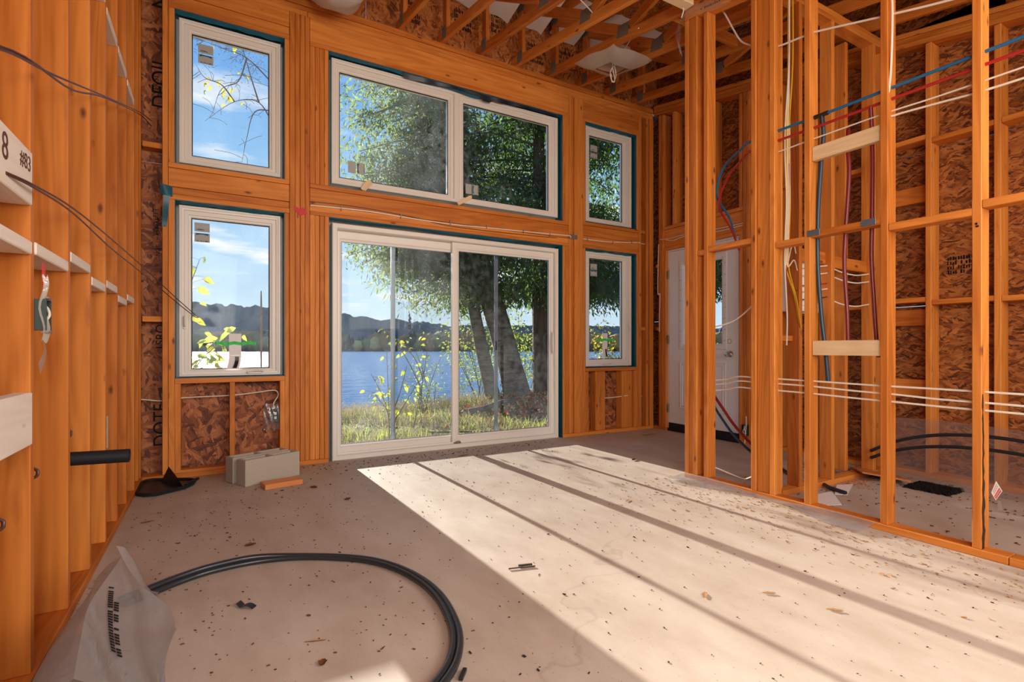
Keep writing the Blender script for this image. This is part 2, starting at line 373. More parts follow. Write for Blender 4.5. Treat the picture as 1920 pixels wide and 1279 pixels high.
for x0, x1 in ((.719, .762), (.764, .799), (.801, .838), (.840, .874), (3.38, 3.42), (3.422, 3.464)):
    N('trimmer', x0, x1, .038, 2.15, D+random.uniform(-.002, .006)); N('trimmer', x0, x1, 2.42, 3.605, D+random.uniform(-.002, .006))
for x0, x1 in ((3.664, 3.70), (4.487, 4.525)):
    N('trimmer', x0, x1, .038, 2.15, D+.001); N('trimmer', x0, x1, 2.45, 3.605, D+.001)
for x0, x1 in ((-.297, .556), (.719, 3.464), (3.664, 4.525)):           # header stacks above each tier of openings
    r0 = 2.45 if x0 > 3 else 2.42
    N('plate', x0, x1, r0-.038, r0, D-.004); N('plate', x0, x1, 2.14 if x0 < 0 else 2.15, 2.18, D-.003)
    m = 2.236 if x0 < 3 else 2.29
    N('header', x0, x1, m+.003, r0-.04, D+.002); N('header', x0, x1, 2.182, m, D+.006)
    N('plate', x0, x1, 3.605, 3.643, D-.003)
    if x0 < 0: N('header', x0, x1, 3.645, 3.712, D+.008); N('header', x0, x1, 3.715, ZT-.002, D+.001)
    else: N('header', x0, x1, 3.645, ZT-.002, D+.001)
N('top_plate', -.47, .70, ZT, 3.888, D+.002); N('top_plate', .703, 4.765, ZT, 3.888, D+.002)
N('top_plate', -.47, 2.9, 3.89, 3.930, D+.008); N('top_plate', 2.903, 4.765, 3.89, 3.930, D+.008)
N('top_plate', -.47, 4.765, 3.932, 3.985, D-.002)
for x0, x1 in ((-.47, .874), (3.38, 4.765)): N('bottom_plate', x0, x1, 0, .038, D-.006)
N('sill', -.257, .52, .727, .767, D-.006); N('sill', 3.70, 4.487, .733, .772, D-.006)
for x0, x1 in ((-.257, -.217), (.113, .151), (.483, .52), (4.445, 4.487), (3.70, 3.748)): N('cripple', x0, x1, .038, .729, D+.002)
N('cripple', 3.87, 4.015, .038, .731, D+.03, 4.855); N('cripple', 4.275, 4.44, .038, .731, D+.03, 4.855)
N('sill', -.257, .113, .038, .062, D-.002, 4.80)
for z in (2.52, 1.20): N('blocking', -.463, -.337, z, z+.042, D+.03)
for z in (2.42, 1.22): N('blocking', 4.565, 4.645, z, z+.04, D+.02)
# waterproof film that lines the rough openings; a loose flap shows above each frame
def flap(x0, x1, z, amp, seed, drop):
    mb = MB(); n = 40
    def fn(a, b):
        w = .5+.5*math.sin(a*9+seed)+.3*math.sin(a*23+seed*2)
        return (x0+(x1-x0)*a, 4.725+.035*b+.006*math.sin(a*31+seed), z-b*(drop+amp*w*(1-abs(2*a-1)**3)))
    v, f = rough_sheet(n, 4, fn); mb.add(v, f); mb.sm = True; return mb
for i, (x0, x1, z0, z1) in enumerate(OPEN):
    mb = MB(); t = .004; yi = 4.724
    mb.box((x0, yi, z0), (x0+t, 4.862, z1)); mb.box((x1-t, yi, z0), (x1, 4.862, z1)); mb.box((x0, yi, z1-t), (x1, 4.862, z1))
    if i != 5: mb.box((x0, yi, z0), (x1, 4.862, z0+t))
    mb.put('membrane', TEAL, wn)
    big = i == 2
    flap(x0+.004, x1-.004, z1-.002, .035 if big else .008, i*1.7, .012 if big else .016).put('membrane_flap', TEAL, wn)
    if big:
        v, f = rough_sheet(46, 3, lambda a, b: (1.55+1.75*a, 4.722+.012*b+.006*math.sin(a*40), z1-.012-b*(.018+.022*(.5+.5*math.sin(a*11+1))*(1 if a < .62 else .5)+(.03 if .46 < a < .53 else 0))))
        m2 = MB(); m2.add(v, f); m2.sm = True; m2.put('membrane_flap', NAVY, wn)
# dark lettering left on the sheathing by the mill, half hidden behind the studs
def text(name, s, size, loc, rot, m, parent, sx=1.):
    c = bpy.data.curves.new(name, 'FONT'); c.body = s; c.size = size; c.extrude = .0004; c.align_x = 'CENTER'; c.align_y = 'CENTER'
    c.materials.append(m); return new(name, c, parent, loc, rot, (sx, 1, 1))
# rotated lettering reads bottom to top along the strip
VT = Matrix(((0, -1, 0), (0, 0, -1), (1, 0, 0))).to_euler()
text('printed_lettering', 'DEOJJ', .16, (-.352, 4.859, 3.05), VT, INK, wn, .9); text('printed_lettering', 'NOT', .16, (-.352, 4.859, 3.80), VT, INK, wn, .9)
text('printed_lettering', 'VER ST', .05, (-.385, 4.859, 3.05), VT, INK, wn); text('printed_lettering', '1SRO', .085, (-.355, 4.859, 1.085), VT, INK, wn)
text('printed_lettering', 'VOID LEFT', .045, (-.385, 4.859, 1.98), VT, INK, wn); text('printed_lettering', 'NAIL', .045, (-.37, 4.859, 1.98), VT, INK, wn)
text('printed_lettering', 'NOT', .04, (-.372, 4.859, 1.76), VT, INK, wn); text('printed_lettering', 'DOTF', .14, (-.35, 4.859, .40), VT, INK, wn, .9)

# left wall: 2x6 studs seen edge on, blocks between them
wl = root('wall_left', (-.53, 2, 0), 'timber framed left wall of tall close-set studs', 'wall', kind='structure')
osbp('sheathing', (-.617, -1.6, -.1), (-.606, 4.86, 4.0), OSBX, wl)
XL = -.465; LY = [4.34, 3.995, 3.63, 3.265, 2.90, 2.508, 2.068, 1.64, 1.22, .80, .38, -.04, -.46, -.88, -1.3]
for i, y in enumerate(LY): board('stud', (-.603, y-.038, .038), (XL+random.uniform(-.002, .003), y, ztop(y)-.08), 'stud', wl)
board('stud', (-.603, 4.68, .038), (XL, 4.718, 3.9), 'stud', wl); board('stud', (-.603, 4.60, .038), (-.47, 4.638, 3.9), 'stud', wl)
board('bottom_plate', (-.605, -1.5, 0), (-.458, 4.718, .038), 'stud', wl)
beam('top_plate', (-.535, -1.5, ztop(-1.5)-.06), (-.535, 4.718, ztop(4.718)-.06), .14, .038, 'stud', wl); beam('top_plate', (-.535, -1.5, ztop(-1.5)-.02), (-.535, 4.718, ztop(4.718)-.02), .14, .038, 'stud', wl)
def lblock(i, z0, z1, d=.089, fam='white', name='blocking'): return board(name, (XL-d, LY[i]+.001, z0), (XL+.003, LY[i-1]-.039, z1), fam, wl)
for i, z in zip(range(1, 8), (1.300, 1.262, 1.305, 1.278, 1.325, 1.282, 1.276)): lblock(i, z, z+.038)
for i, z in ((1, 2.64), (2, 2.665), (3, 2.675), (4, 2.71)): lblock(i, z, z+.04)
b0 = lblock(7, 1.42, 1.575, .09); b1 = lblock(7, .716, .870, .04)
text('pencil_writing', '#83', .062, (-.4612, 1.962, 1.53), Matrix(((0, 0, 1), (1, 0, 0), (0, 1, 0))).to_euler(), BROWNW, b0)
text('pencil_writing', '8', .10, (-.4612, 1.795, 1.515), Matrix(((0, 0, 1), (1, 0, 0), (0, 1, 0))).to_euler(), BROWNW, b0)

# east wall
we = root('wall_right', (4.84, 1.8, 0), 'far right sheathed wall of studs and blocking round the entry door', 'wall', kind='structure')
DO = (3.505, 4.515, 2.19)
for y0, y1 in ((-1.6, .22), (.222, 1.44), (1.442, 2.66), (2.662, 3.505), (4.515, 4.875)):
    for z0, z1 in ((-.1, 1.336), (1.34, 2.556), (2.56, 3.1 if y1 < .5 else 3.99)):
        if z1 == 3.99: z1 = ztop(y1)-.02
        osbp('sheathing', (4.912, y0, z0), (4.924, y1, z1), OSBX, we)
osbp('sheathing', (4.912, 3.507, 2.19), (4.924, 4.513, 3.84), OSBX, we)
EY = [-.62, -.21, .20, .60, 1.015, 1.424, 1.83, 2.245, 2.65, 3.06]
def E(name, y0, y1, z0, z1, x0=4.77, x1=4.908, fam='stud'): return board(name, (x0, y0, z0), (x1, y1, z1), fam, we)
for y in EY: E('stud', y, y+.038, .038, ztop(y)-.08, 4.77+random.uniform(-.003, .003))
for y in (3.385, 3.426, 3.466): E('stud', y, y+.037, .038, ztop(y)-.08 if y < 3.45 else 2.19)
for y in (4.517, 4.557, 4.60): E('stud', y, y+.037, .038, ztop(y)-.09 if y > 4.52 else 2.19)
E('header', 3.466, 4.555, 2.23, 2.44, 4.785); E('plate', 3.466, 4.555, 2.19, 2.228); E('plate', 3.466, 4.555, 2.442, 2.48, 4.768)
for y in (3.47, 3.82, 4.06, 4.375): E('cripple', y, y+.038, 2.48, ztop(y)-.085)
E('bottom_plate', -1.5, 3.505, 0, .038); E('bottom_plate', 4.515, 4.718, 0, .038)
for k, dz in ((0, -.06), (1, -.02), (2, .022)):
    beam('top_plate', (4.84, -1.5, ztop(-1.5)+dz), (4.84, 4.718, ztop(4.718)+dz), .14, .038, 'stud', we)
for i, zs in enumerate(((1.34, 2.55), (1.33, 2.56), (1.34, 2.55), (1.34, 2.56), (1.33, 2.58), (1.335, 2.58), (.62, 1.18, 1.36, 2.16, 2.62), (1.33, 2.5), (1.35, 2.55))):
    for z in zs:
        tall = z in (1.18, .62, 2.16)
        E('blocking', EY[i]+.039, EY[i+1]-.001, z, z+(.13 if tall else .038), 4.775 if not tall else 4.86)
E('blocking', 4.64, 4.68, 1.22, 1.258); E('blocking', 4.64, 4.68, 2.0, 2.038)
rt = Matrix(((0, 0, -1), (-1, 0, 0), (0, 1, 0))).to_euler()
# faint mill stamps on the brown sheathing: rows of small dark strokes
def strokes(name, parent, org, u, w, rows, n, hu, hw, seed):
    r = random.Random(seed); mb = MB(); U = Vector(u); Wv = Vector(w); O = Vector(org)
    for j in range(rows):
        for i in range(n):
            if r.random() < .14: continue
            p = O+U*(i+.2*r.random())*hu+Wv*j*hw; a = U*hu*r.uniform(.45, .8); b = Wv*hw*r.uniform(.5, .9)
            mb.quad(p, p+a, p+a+b, p+b)
    o = mb.put(name, INK, parent); o['kind'] = 'stuff'; return o
strokes('mill_stamp', we, (4.9105, 1.78, 1.57), (0, -1, 0), (0, 0, 1), 4, 14, .016, .035, 5)

for y0, y1 in ((-1.6, .22), (.222, 1.44), (1.442, 2.66), (2.662, 4.86)):      # gable boards between wall plate and roof deck
    for xx, yy in ((4.912, we), (-.617, wl)):
        q = MB(); q.add([(xx+dx_, y, z) for dx_ in (0, .012) for y, z in ((y0, ztop(y0)-.02), (y1, ztop(y1)-.02), (y1, ztop(y1)+.70), (y0, ztop(y0)+.70))], [(0, 1, 2, 3), (7, 6, 5, 4), (0, 4, 5, 1), (1, 5, 6, 2), (2, 6, 7, 3), (3, 7, 4, 0)])
        q.put('gable_sheathing', OSBX, yy)

# inner partition
wi = root('wall_inner', (3.215, 1.5, 0), 'open stud partition between the two rooms, white cables drilled through', 'wall', kind='structure')
XP, XQ = 3.17, 3.259
def I(name, y0, y1, z0=.038, z1=None, x0=XP, x1=XQ, fam='stud'):
    return board(name, (x0, y0, z0), (x1, y1, ztop(y0)-.082 if z1 is None else z1), fam, wi)
for y in (2.771, 2.732, 2.692, 2.593, 2.199, 2.066, 1.835, 1.412, 1.016, .60, .19, -.22): I('stud', y, y+.037, x0=XP+random.uniform(-.003, .002))
I('stud', 2.106, 2.196, x0=XP+.008, x1=XP+.046)
for dz in (-.062, -.023): beam('top_plate', (3.2145, -.4, ztop(-.4)+dz), (3.2145, 2.81, ztop(2.81)+dz), .089, .038, 'stud', wi)
I('bottom_plate', .92, 2.81, 0, .038, XP-.003); I('bottom_plate', -.4, .917, 0, .038, XP-.003)
for y0, y1, z in ((2.63, 2.69, 1.70), (2.237, 2.592, 1.715), (1.873, 2.065, 1.655), (1.45, 1.834, 1.68), (1.054, 1.411, 1.64), (.638, 1.015, 1.67), (.23, .599, 1.66)):
    I('blocking', y0, y1, z, z+.038, XP+.003, fam='stud')
I('blocking', 1.447, 1.833, .957, 1.046, 3.19, 3.228, 'pale'); I('blocking', 1.447, 1.833, 2.15, 2.237, 3.19, 3.228, 'pale')
for y in (1.775, 1.47):
    mb = MB(); mb.box((3.166, y, 1.685), (3.171, y+.075, 1.722), .001)
    for q in range(6): mb.box((3.1648, y+.006+.0125*q, 1.690+.022*(q % 2)), (3.1668, y+.010+.0125*q, 1.694+.022*(q % 2)))
    mb.put('nail_plate', STEEL, wi)
strokes('mill_stamp', wi, (3.168, 1.04, 1.58), (0, -1, 0), (0, 0, 1), 2, 1, .02, .012, 3)
strokes('mill_stamp', wi, (3.169, 2.66, ztop(2.66)-.055), (0, -1, -SL), (0, 0, 1), 1, 22, .018, .022, 12)

# cross wall with the plumbing
wc = root('wall_cross', (4.0, 2.15, 0), 'short plumbing wall of three wide studs behind the partition', 'wall', kind='structure')
def Cw(name, x0, x1, z0=.038, z1=3.40, y0=2.105, y1=2.194, fam='stud'): return board(name, (x0, y0, z0), (x1, y1, z1), fam, wc)
for x in (3.51, 3.913, 4.50, 4.69): Cw('stud', x, x+.038)
Cw('bottom_plate', 3.262, 4.767, 0, .038); Cw('top_plate', 3.262, 4.767, 3.40, 3.437); Cw('top_plate', 3.262, 4.767, 3.438, 3.475)
for x0, x1, z in ((3.951, 4.499, 1.60), (3.549, 3.912, 1.62), (3.262, 3.509, 1.05)): Cw('blocking', x0, x1, z, z+.089 if x0 > 3.3 else z+.038, 2.15)
Cw('stud', 4.28, 4.318, .038, 3.4, 2.20, 2.29)

# ceiling: parallel-chord trusses rising to the lake wall, roof deck above
ce = root('ceiling', (2.1, 1.6, 3.4), 'open ceiling of sloping timber trusses under a board roof deck', 'ceiling', kind='structure')
A = math.atan(SL)
def plate_(parent, x, y, z, wy, hz, rot=0.):
    mb = MB(); mb.box((-.0012, -wy/2, -hz/2), (.0012, wy/2, hz/2))
    for k in range(int(wy/.012)): mb.box((-.0026, -wy/2+.004+.012*k, -hz/2+.004), (.001, -wy/2+.008+.012*k, hz/2-.004))
    key = ('gp', wy, hz)
    if key not in _cache: _cache[key] = mesh('gusset_plate', mb.v, mb.f, GALV)
    return new('gusset_plate', _cache[key], parent, (x, y, z), (rot, 0, 0))
for k in range(12):
    x = 4.475-.4225*k
    def zc(y): return ztop(y)+.0455
    t = beam('truss', (x, -1.6, zc(-1.6)), (x, 4.80, zc(4.80)), .038, .089, 'stud', ce)
    board('heel_post', (x-.019, 4.575, ztop(4.60)+.092), (x+.019, 4.664, 4.56), 'stud', t)
    beam('top_chord', (x, -1.6, ztop(-1.6)+.66), (x, 4.80, ztop(4.8)+.66), .038, .089, 'stud', t)
    for y0, z0, y1, z1 in ((4.55, 4.50, 3.60, 3.90), (3.45, 3.86, 2.55, 4.12), (2.42, 4.10, 1.5, 3.48), (1.35, 3.45, .55, 3.72), (.4, 3.70, -.5, 3.1)):
        beam('web', (x, y0, z0), (x, y1, z1), .038, .089, 'stud', t)
    for s in (-1, 1):
        xs = x+s*.0202
        plate_(t, xs, 4.63, ztop(4.63)+.07, .10, .12); plate_(t, xs, 4.60, 4.56, .13, .13, A); plate_(t, xs, 3.53, ztop(3.53)+.10, .15, .11, A)
        plate_(t, xs, 2.48, ztop(2.48)+.62, .15, .12, A); plate_(t, xs, 1.42, ztop(1.42)+.10, .15, .11, A)
for i in range(5):
    y1 = 4.86-1.3*i; y0 = y1-1.296; mb = MB()
    zt = lambda y: ztop(y)+.708
    mb.add([(-.62, y0, zt(y0)), (4.93, y0, zt(y0)), (4.93, y1, zt(y1)), (-.62, y1, zt(y1)), (-.62, y0, zt(y0)+.012), (4.93, y0, zt(y0)+.012), (4.93, y1, zt(y1)+.012), (-.62, y1, zt(y1)+.012)],
           [(3, 2, 1, 0), (4, 5, 6, 7), (0, 1, 5, 4), (1, 2, 6, 5), (2, 3, 7, 6), (3, 0, 4, 7)]); mb.put('roof_deck', OSBR, ce)
for x0, x1 in ((-.62, 1.216), (1.22, 3.656), (3.66, 4.93)):
    osbp('heel_sheathing', (x0, 4.805, 3.987), (x1, 4.817, 4.70), OSBH, ce)
for j, (x0, w) in enumerate(((.72, .32), (1.14, .11), (1.33, .22), (1.62, .13), (2.1, .2), (2.52, .2), (2.96, .24), (3.38, .22))):
    strokes('printed_block', ce, (x0, 4.8035, 4.14+.09*(j % 3)+(.2 if j in (0, 1) else 0)), (1, 0, 0), (0, 0, 1), 4, int(w/.017), .017, .055, j)
board('blocking', (2.80, 2.715, 3.612), (3.165, 2.80, 3.65), 'pale', ce)
board('blocking', (3.2, 2.95, 3.66), (3.58, 2.99, 3.75), 'stud', ce); board('blocking', (3.62, 2.95, 3.66), (4.0, 2.99, 3.75), 'stud', ce)
for k in range(9):      # pale vent baffles tucked under the deck, one per bay
    x = 4.475-.4225*k-.211; r_ = random.Random(k); w = r_.uniform(.13, .17)
    v, f = rough_sheet(6, 6, lambda a, b: (x-w+2*w*a, 4.795-.55*b, 4.515+.10*b*(1-.2*a)+.012*math.sin(6*a+k)-.05*(1-b)*a*r_.uniform(.9, 1.1)))
    q = MB(); q.add(v, f); q.sm = True; q.put('vent_baffle', WHITEP, ce)
# wane: the dark bark edge of one partition stud
r_ = random.Random(4); n = 26; q = MB()
v = [(3.171+(.012*r_.random() if j == 0 else (.026+.022*r_.random())*(1-.55*i/n)), 1.0145, .04+.74*i/n) for i in range(n+1) for j in range(2)]
q.add(v, [(2*i, 2*i+1, 2*i+3, 2*i+2) for i in range(n)]); q.put('bark_edge', DKCHIP, wi)

# ---------------------------------------------------------------- windows and doors
def window(n, fr, panes, label, gl, stickers=(), crank=None, lock=None):
    w = root('window_%d' % n, ((fr[0]+fr[1])/2, 4.82, fr[2]), label, 'window', kind='structure')
    mb = MB()
    mb2 = []
    xs = [fr[0]]+[(panes[i][1]+panes[i+1][0])/2 for i in range(len(panes)-1)]+[fr[1]]
    ring(mb, fr, (fr[0]+.034, fr[1]-.034, fr[2]+.034, fr[3]-.034), [(0, 4.872), (0, 4.782), (.12, 4.776), (.55, 4.776), (.62, 4.783), (1, 4.785), (1, 4.872)])
    for x in xs[1:-1]: mb.box((x-.028, 4.780, fr[2]+.03), (x+.028, 4.872, fr[3]-.03), .004)
    q = MB(); ring(q, (fr[0]-.07, fr[1]+.07, fr[2]-.07, fr[3]+.07), (fr[0]+.01, fr[1]-.01, fr[2]+.01, fr[3]-.01), [(0, 4.880), (0, 4.876), (1, 4.872), (1, 4.880)]); q.put('nailing_flange', VINYL, w)
    f = mb.put('frame', VINYL, w)
    for i, p in enumerate(panes):
        o = (xs[i]+(.032 if i == 0 else .027), xs[i+1]-(.032 if i == len(panes)-1 else .027), fr[2]+.032, fr[3]-.032)
        q = MB(); ring(q, o, p, [(0, 4.862), (0, 4.800), (.14, 4.793), (.62, 4.793), (.70, 4.801), (.90, 4.803), (1, 4.812), (1, 4.858)]); s = q.put('sash', VINYL, w)
        q = MB(); ring(q, (p[0]-.002, p[1]+.002, p[2]-.002, p[3]+.002), (p[0]+.006, p[1]-.006, p[2]+.006, p[3]-.006), [(0, 4.822), (0, 4.815), (1, 4.815), (1, 4.822)]); q.put('gasket', RUBBER, s)
        q = MB(); q.box((p[0]-.008, 4.823, p[2]-.008), (p[1]+.008, 4.829, p[3]+.008)); q.put('pane', gl[i], w)
    for x, z, rot, wd in stickers:
        q = MB(); q.box((x, 4.8205, z), (x+wd, 4.8222, z+wd*.68), .0004) if not rot else q.box((x, 4.8205, z), (x+wd*.68, 4.8222, z+wd), .0004)
        st = q.put('label_sticker', PAPER, w)
        q = MB()
        if not rot: q.box((x, 4.8205, z-wd*.78), (x+wd, 4.8222, z-wd*.1), .0004)
        else: q.box((x+wd*.78, 4.8205, z), (x+wd*1.46, 4.8222, z+wd), .0004)
        st2 = q.put('label_sticker', PAPER, w)
        q = MB(); n = 10
        for k in range(n):       # blue arc along one edge
            t0, t1 = k/n, (k+1)/n; h0, h1 = .10-.09*(2*t0-1)**2, .10-.09*(2*t1-1)**2
            if not rot: q.quad((x+wd*(.1+.8*t0), 4.8199, z-wd*(.1+.02+h0*0)), (x+wd*(.1+.8*t1), 4.8199, z-wd*.12), (x+wd*(.1+.8*t1), 4.8199, z-wd*(.30-h1)), (x+wd*(.1+.8*t0), 4.8199, z-wd*(.30-h0)))
            else: q.quad((x+wd*.80, 4.8199, z+wd*(.1+.8*t0)), (x+wd*.80, 4.8199, z+wd*(.1+.8*t1)), (x+wd*(.98-h1), 4.8199, z+wd*(.1+.8*t1)), (x+wd*(.98-h0), 4.8199, z+wd*(.1+.8*t0)))
        q.put('blue_band', LABELB, st2)
        if not rot:
            strokes('small_print', st, (x+wd*.15, 4.8198, z+wd*.12), (1, 0, 0), (0, 0, 1), 1, 9, wd*.07, wd*.12, n); strokes('small_print', st2, (x+wd*.15, 4.8198, z-wd*.74), (1, 0, 0), (0, 0, 1), 1, 12, wd*.06, wd*.10, n+1)
        else: strokes('small_print', st2, (x+wd*1.36, 4.8198, z+wd*.1), (0, 0, 1), (1, 0, 0), 1, 12, wd*.065, wd*.08, n+2)
    if crank:
        x = crank; q = MB(); q.box((x-.055, 4.768, fr[2]+.012), (x+.05, 4.778, fr[2]+.030), .004); c = q.put('crank_base', VINYL, w)
        q = MB(); q.tube([(x-.05, 4.764, fr[2]+.018), (x-.055, 4.757, fr[2]+.03), (x, 4.756, fr[2]+.040), (x+.05, 4.757, fr[2]+.038), (x+.062, 4.76, fr[2]+.030)], .006); q.put('crank_handle', VINYL, c)
    if lock:
        x, z = lock; q = MB(); q.box((x-.008, 4.770, z-.05), (x+.008, 4.779, z+.05), .003); l = q.put('lock_plate', VINYL, w)
        q = MB(); q.tube([(x, 4.766, z-.03), (x+.003, 4.752, z-.02), (x+.003, 4.750, z+.035), (x, 4.758, z+.05)], .006); q.put('lock_lever', VINYL, l)
    return w
window(1, (-.233, .495, 2.446, 3.577), [(-.147, .407, 2.522, 3.488)], 'tall white framed window on the upper tier beside the left wall', [GLASSM], [(-.105, 3.36, False, .105)])
w2 = window(2, (-.233, .495, .776, 2.119), [(-.15, .410, .835, 2.03)], 'white casement window on the lower tier beside the left wall, taped glass', [GLASSD], [(-.13, 1.93, False, .105)], .30, (-.195, 1.20))
w3 = window(3, (.908, 3.355, 2.466, 3.585), [(.982, 2.035, 2.537, 3.487), (2.205, 3.248, 2.537, 3.496)], 'wide white two-light window above the sliding glass door', [GLASSD, GLASSM], [(1.06, 2.60, True, .105), (2.235, 2.585, True, .10)])
window(4, (3.742, 4.458, 2.479, 3.597), [(3.822, 4.335, 2.54, 3.503)], 'narrow white window high up in the far right corner', [GLASS], [(3.85, 3.33, False, .105)])
w5 = window(5, (3.742, 4.457, .785, 2.144), [(3.822, 4.335, .87, 2.06)], 'narrow white casement window beside the entry door corner, taped glass', [GLASSM], [(3.85, 1.93, False, .10)], 4.06, (4.395, 1.24))
# paper tag and green tape stuck on two panes
for w, x, z, sx in ((w2, .155, .98, 1.), (w5, 4.07, 1.04, .85)):
    q = MB(); q.box((x-.045*sx, 4.8165, z-.04), (x+.045*sx, 4.8205, z+.14), .001); p = q.put('paper_tag', WHITEP, w)
    q = MB(); v, f = rough_sheet(4, 8, lambda a, b: (x+(-.045+.09*a)*sx-.02*b*b, 4.815-.05*b*b+.02*b, z-.04-.11*b)); q.add(v, f); q.sm = True; q.put('curled_end', WHITEP, p)
    q = MB(); v, f = rough_sheet(3, 8, lambda a, b: (x+(.0+.028*a)*sx+.006*b-.025*b*b, 4.812-.05*b*b+.01*b, z-.05-.09*b)); q.add(v, f); q.sm = True; q.put('dark_strip', BLACK, p)
    q = MB(); v, f = rough_sheet(24, 2, lambda a, b: (x-.145*sx+.30*sx*a, 4.8145-.002*math.sin(a*40), z+.045+.026*b+.004*math.sin(a*17)+.004*a)); q.add(v, f); q.put('green_tape', GREENT, p)

# sliding glass door
d1 = root('door_1', (2.12, 4.81, 0), 'large white sliding glass door open to the lake view', 'sliding door', kind='structure')
mb = MB(); ring(mb, (.908, 3.343, 0, 2.112), (.955, 3.298, .045, 2.065), [(0, 4.90), (0, 4.752), (.15, 4.744), (.85, 4.744), (1, 4.752), (1, 4.90)]); mb.box((.955, 4.79, .0), (3.298, 4.80, .06)); mb.put('frame', VINYL, d1)
for nm, o, p, y in (('fixed_panel', (.957, 2.165, .047, 2.063), (1.005, 2.098, .125, 1.97), 4.83), ('sliding_panel', (2.075, 3.296, .047, 2.063), (2.146, 3.246, .125, 1.982), 4.785)):
    q = MB(); ring(q, o, p, [(0, y+.04), (0, y+.003), (.1, y), (.72, y), (.82, y+.008), (1, y+.012), (1, y+.04)]); pn = q.put(nm, VINYL, d1)
    q = MB(); q.box((p[0]-.01, y+.020, p[2]-.01), (p[1]+.01, y+.026, p[3]+.01)); q.put('pane', GLASSD if nm[0] == 'f' else GLASSM, pn)
    q = MB(); ring(q, (p[0]-.002, p[1]+.002, p[2]-.002, p[3]+.002), (p[0]+.006, p[1]-.006, p[2]+.006, p[3]-.006), [(0, y+.019), (0, y+.012), (1, y+.012), (1, y+.019)]); q.put('gasket', STEEL, pn)
    if nm[0] == 's':
        q = MB(); q.box((3.262, 4.774, .93), (3.288, 4.787, 1.19), .004); h = q.put('handle_plate', VINYL, pn)
        q = MB(); q.tube([(3.274, 4.775, .95), (3.262, 4.742, .97), (3.255, 4.732, 1.05), (3.262, 4.742, 1.15), (3.274, 4.775, 1.17)], .009); q.put('pull_handle', VINYL, h)
        q = MB(); q.tube([(3.26, 4.83, .94), (3.225, 4.85, .97), (3.215, 4.852, 1.06), (3.225, 4.85, 1.14), (3.26, 4.83, 1.17)], .010); q.put('outer_handle', BLACK, pn)
q = MB(); ring(q, (.82, 3.43, -.06, 2.20), (.915, 3.335, .01, 2.10), [(0, 4.906), (0, 4.902), (1, 4.898), (1, 4.906)]); q.put('nailing_flange', VINYL, d1)
q = MB(); q.box((2.085, 4.77, .03), (2.16, 4.786, .055), .003); q.tube([(2.10, 4.77, .05), (2.13, 4.755, .062), (2.15, 4.77, .05)], .012); q.put('roller_guide', GALV, d1)
q = MB(); ring(q, (1.492, 2.668, .05, 2.06), (1.532, 2.63, .10, 2.02), [(0, 4.945), (0, 4.925), (1, 4.925), (1, 4.945)]); sc = q.put('screen_frame', STEEL, d1)
q = MB(); q.box((1.53, 4.934, .098), (2.632, 4.936, 2.022)); q.put('screen_mesh', SCREEN, sc)
q = MB(); q.box((2.634, 4.915, .98), (2.654, 4.926, 1.08), .003); q.put('screen_latch', BLACK, sc)

# entry door in the right wall
d2 = root('door_2', (4.83, 4.01, 0), 'white steel entry door with a narrow glass lite', 'door', kind='structure')
mb = MB(); lit = (3.735, 4.262, 1.05, 1.975)
mb.box((4.795, 3.527, .10), (4.838, lit[0]-.06, 2.165), .002); mb.box((4.795, lit[1]+.06, .10), (4.838, 4.490, 2.165), .002)
mb.box((4.795, lit[0]-.06, .10), (4.838, lit[1]+.06, .99)); mb.box((4.795, lit[0]-.06, 2.035), (4.838, lit[1]+.06, 2.165)); mb.put('slab', DOORW, d2)
mb = MB(); ring(mb, (lit[0]-.065, lit[1]+.065, lit[2]-.065, lit[3]+.065), lit, [(0, 4.80), (0, 4.789), (.15, 4.785), (.7, 4.785), (.85, 4.791), (1, 4.795), (1, 4.835), (0, 4.835)], 'x'); lf = mb.put('lite_frame', DOORW, d2)
mb = MB(); mb.box((4.812, lit[0]-.005, lit[2]-.005), (4.818, lit[1]+.005, lit[3]+.005)); mb.put('pane', GLASS, d2)
for k in range(14):
    u = k/13
    for y in (lit[0]-.04, lit[1]+.04):
        pass
mb = MB()
for k in range(8):
    for y in (lit[0]-.045, lit[1]+.045): mb.box((4.7835, y-.004, lit[2]+.03+.12*k), (4.786, y+.004, lit[2]+.038+.12*k))
o = mb.put('screw_cap', STEEL, lf); o['kind'] = 'stuff'
for y0, y1 in ((3.68, 3.94), (4.06, 4.33)):
    q = MB(); ring(q, (y0, y1, .28, .85), (y0+.05, y1-.05, .33, .80), [(0, 4.796), (0, 4.794), (.3, 4.789), (.6, 4.795), (.8, 4.789), (1, 4.792), (1, 4.796)], 'x'); q.put('raised_panel', DOORW, d2)
q = MB(); q.box((4.785, 3.52, .0), (4.845, 4.50, .035)); q.box((4.79, 3.527, .035), (4.842, 4.490, .10)); q.put('sweep', RUBBER, d2)
q = MB(); ring(q, (3.507, 4.513, 0, 2.188), (3.524, 4.494, .0, 2.170), [(0, 4.90), (0, 4.80), (1, 4.80), (1, 4.90)], 'x'); q.put('jamb', DOORW, d2)
for z in (.274, 1.104, 1.894):
    q = MB(); q.box((4.788, 4.486, z-.05), (4.797, 4.512, z+.05)); q.tube([(4.784, 4.494, z-.05), (4.784, 4.494, z+.05)], .008, 8, False); q.put('hinge', GALV, d2)
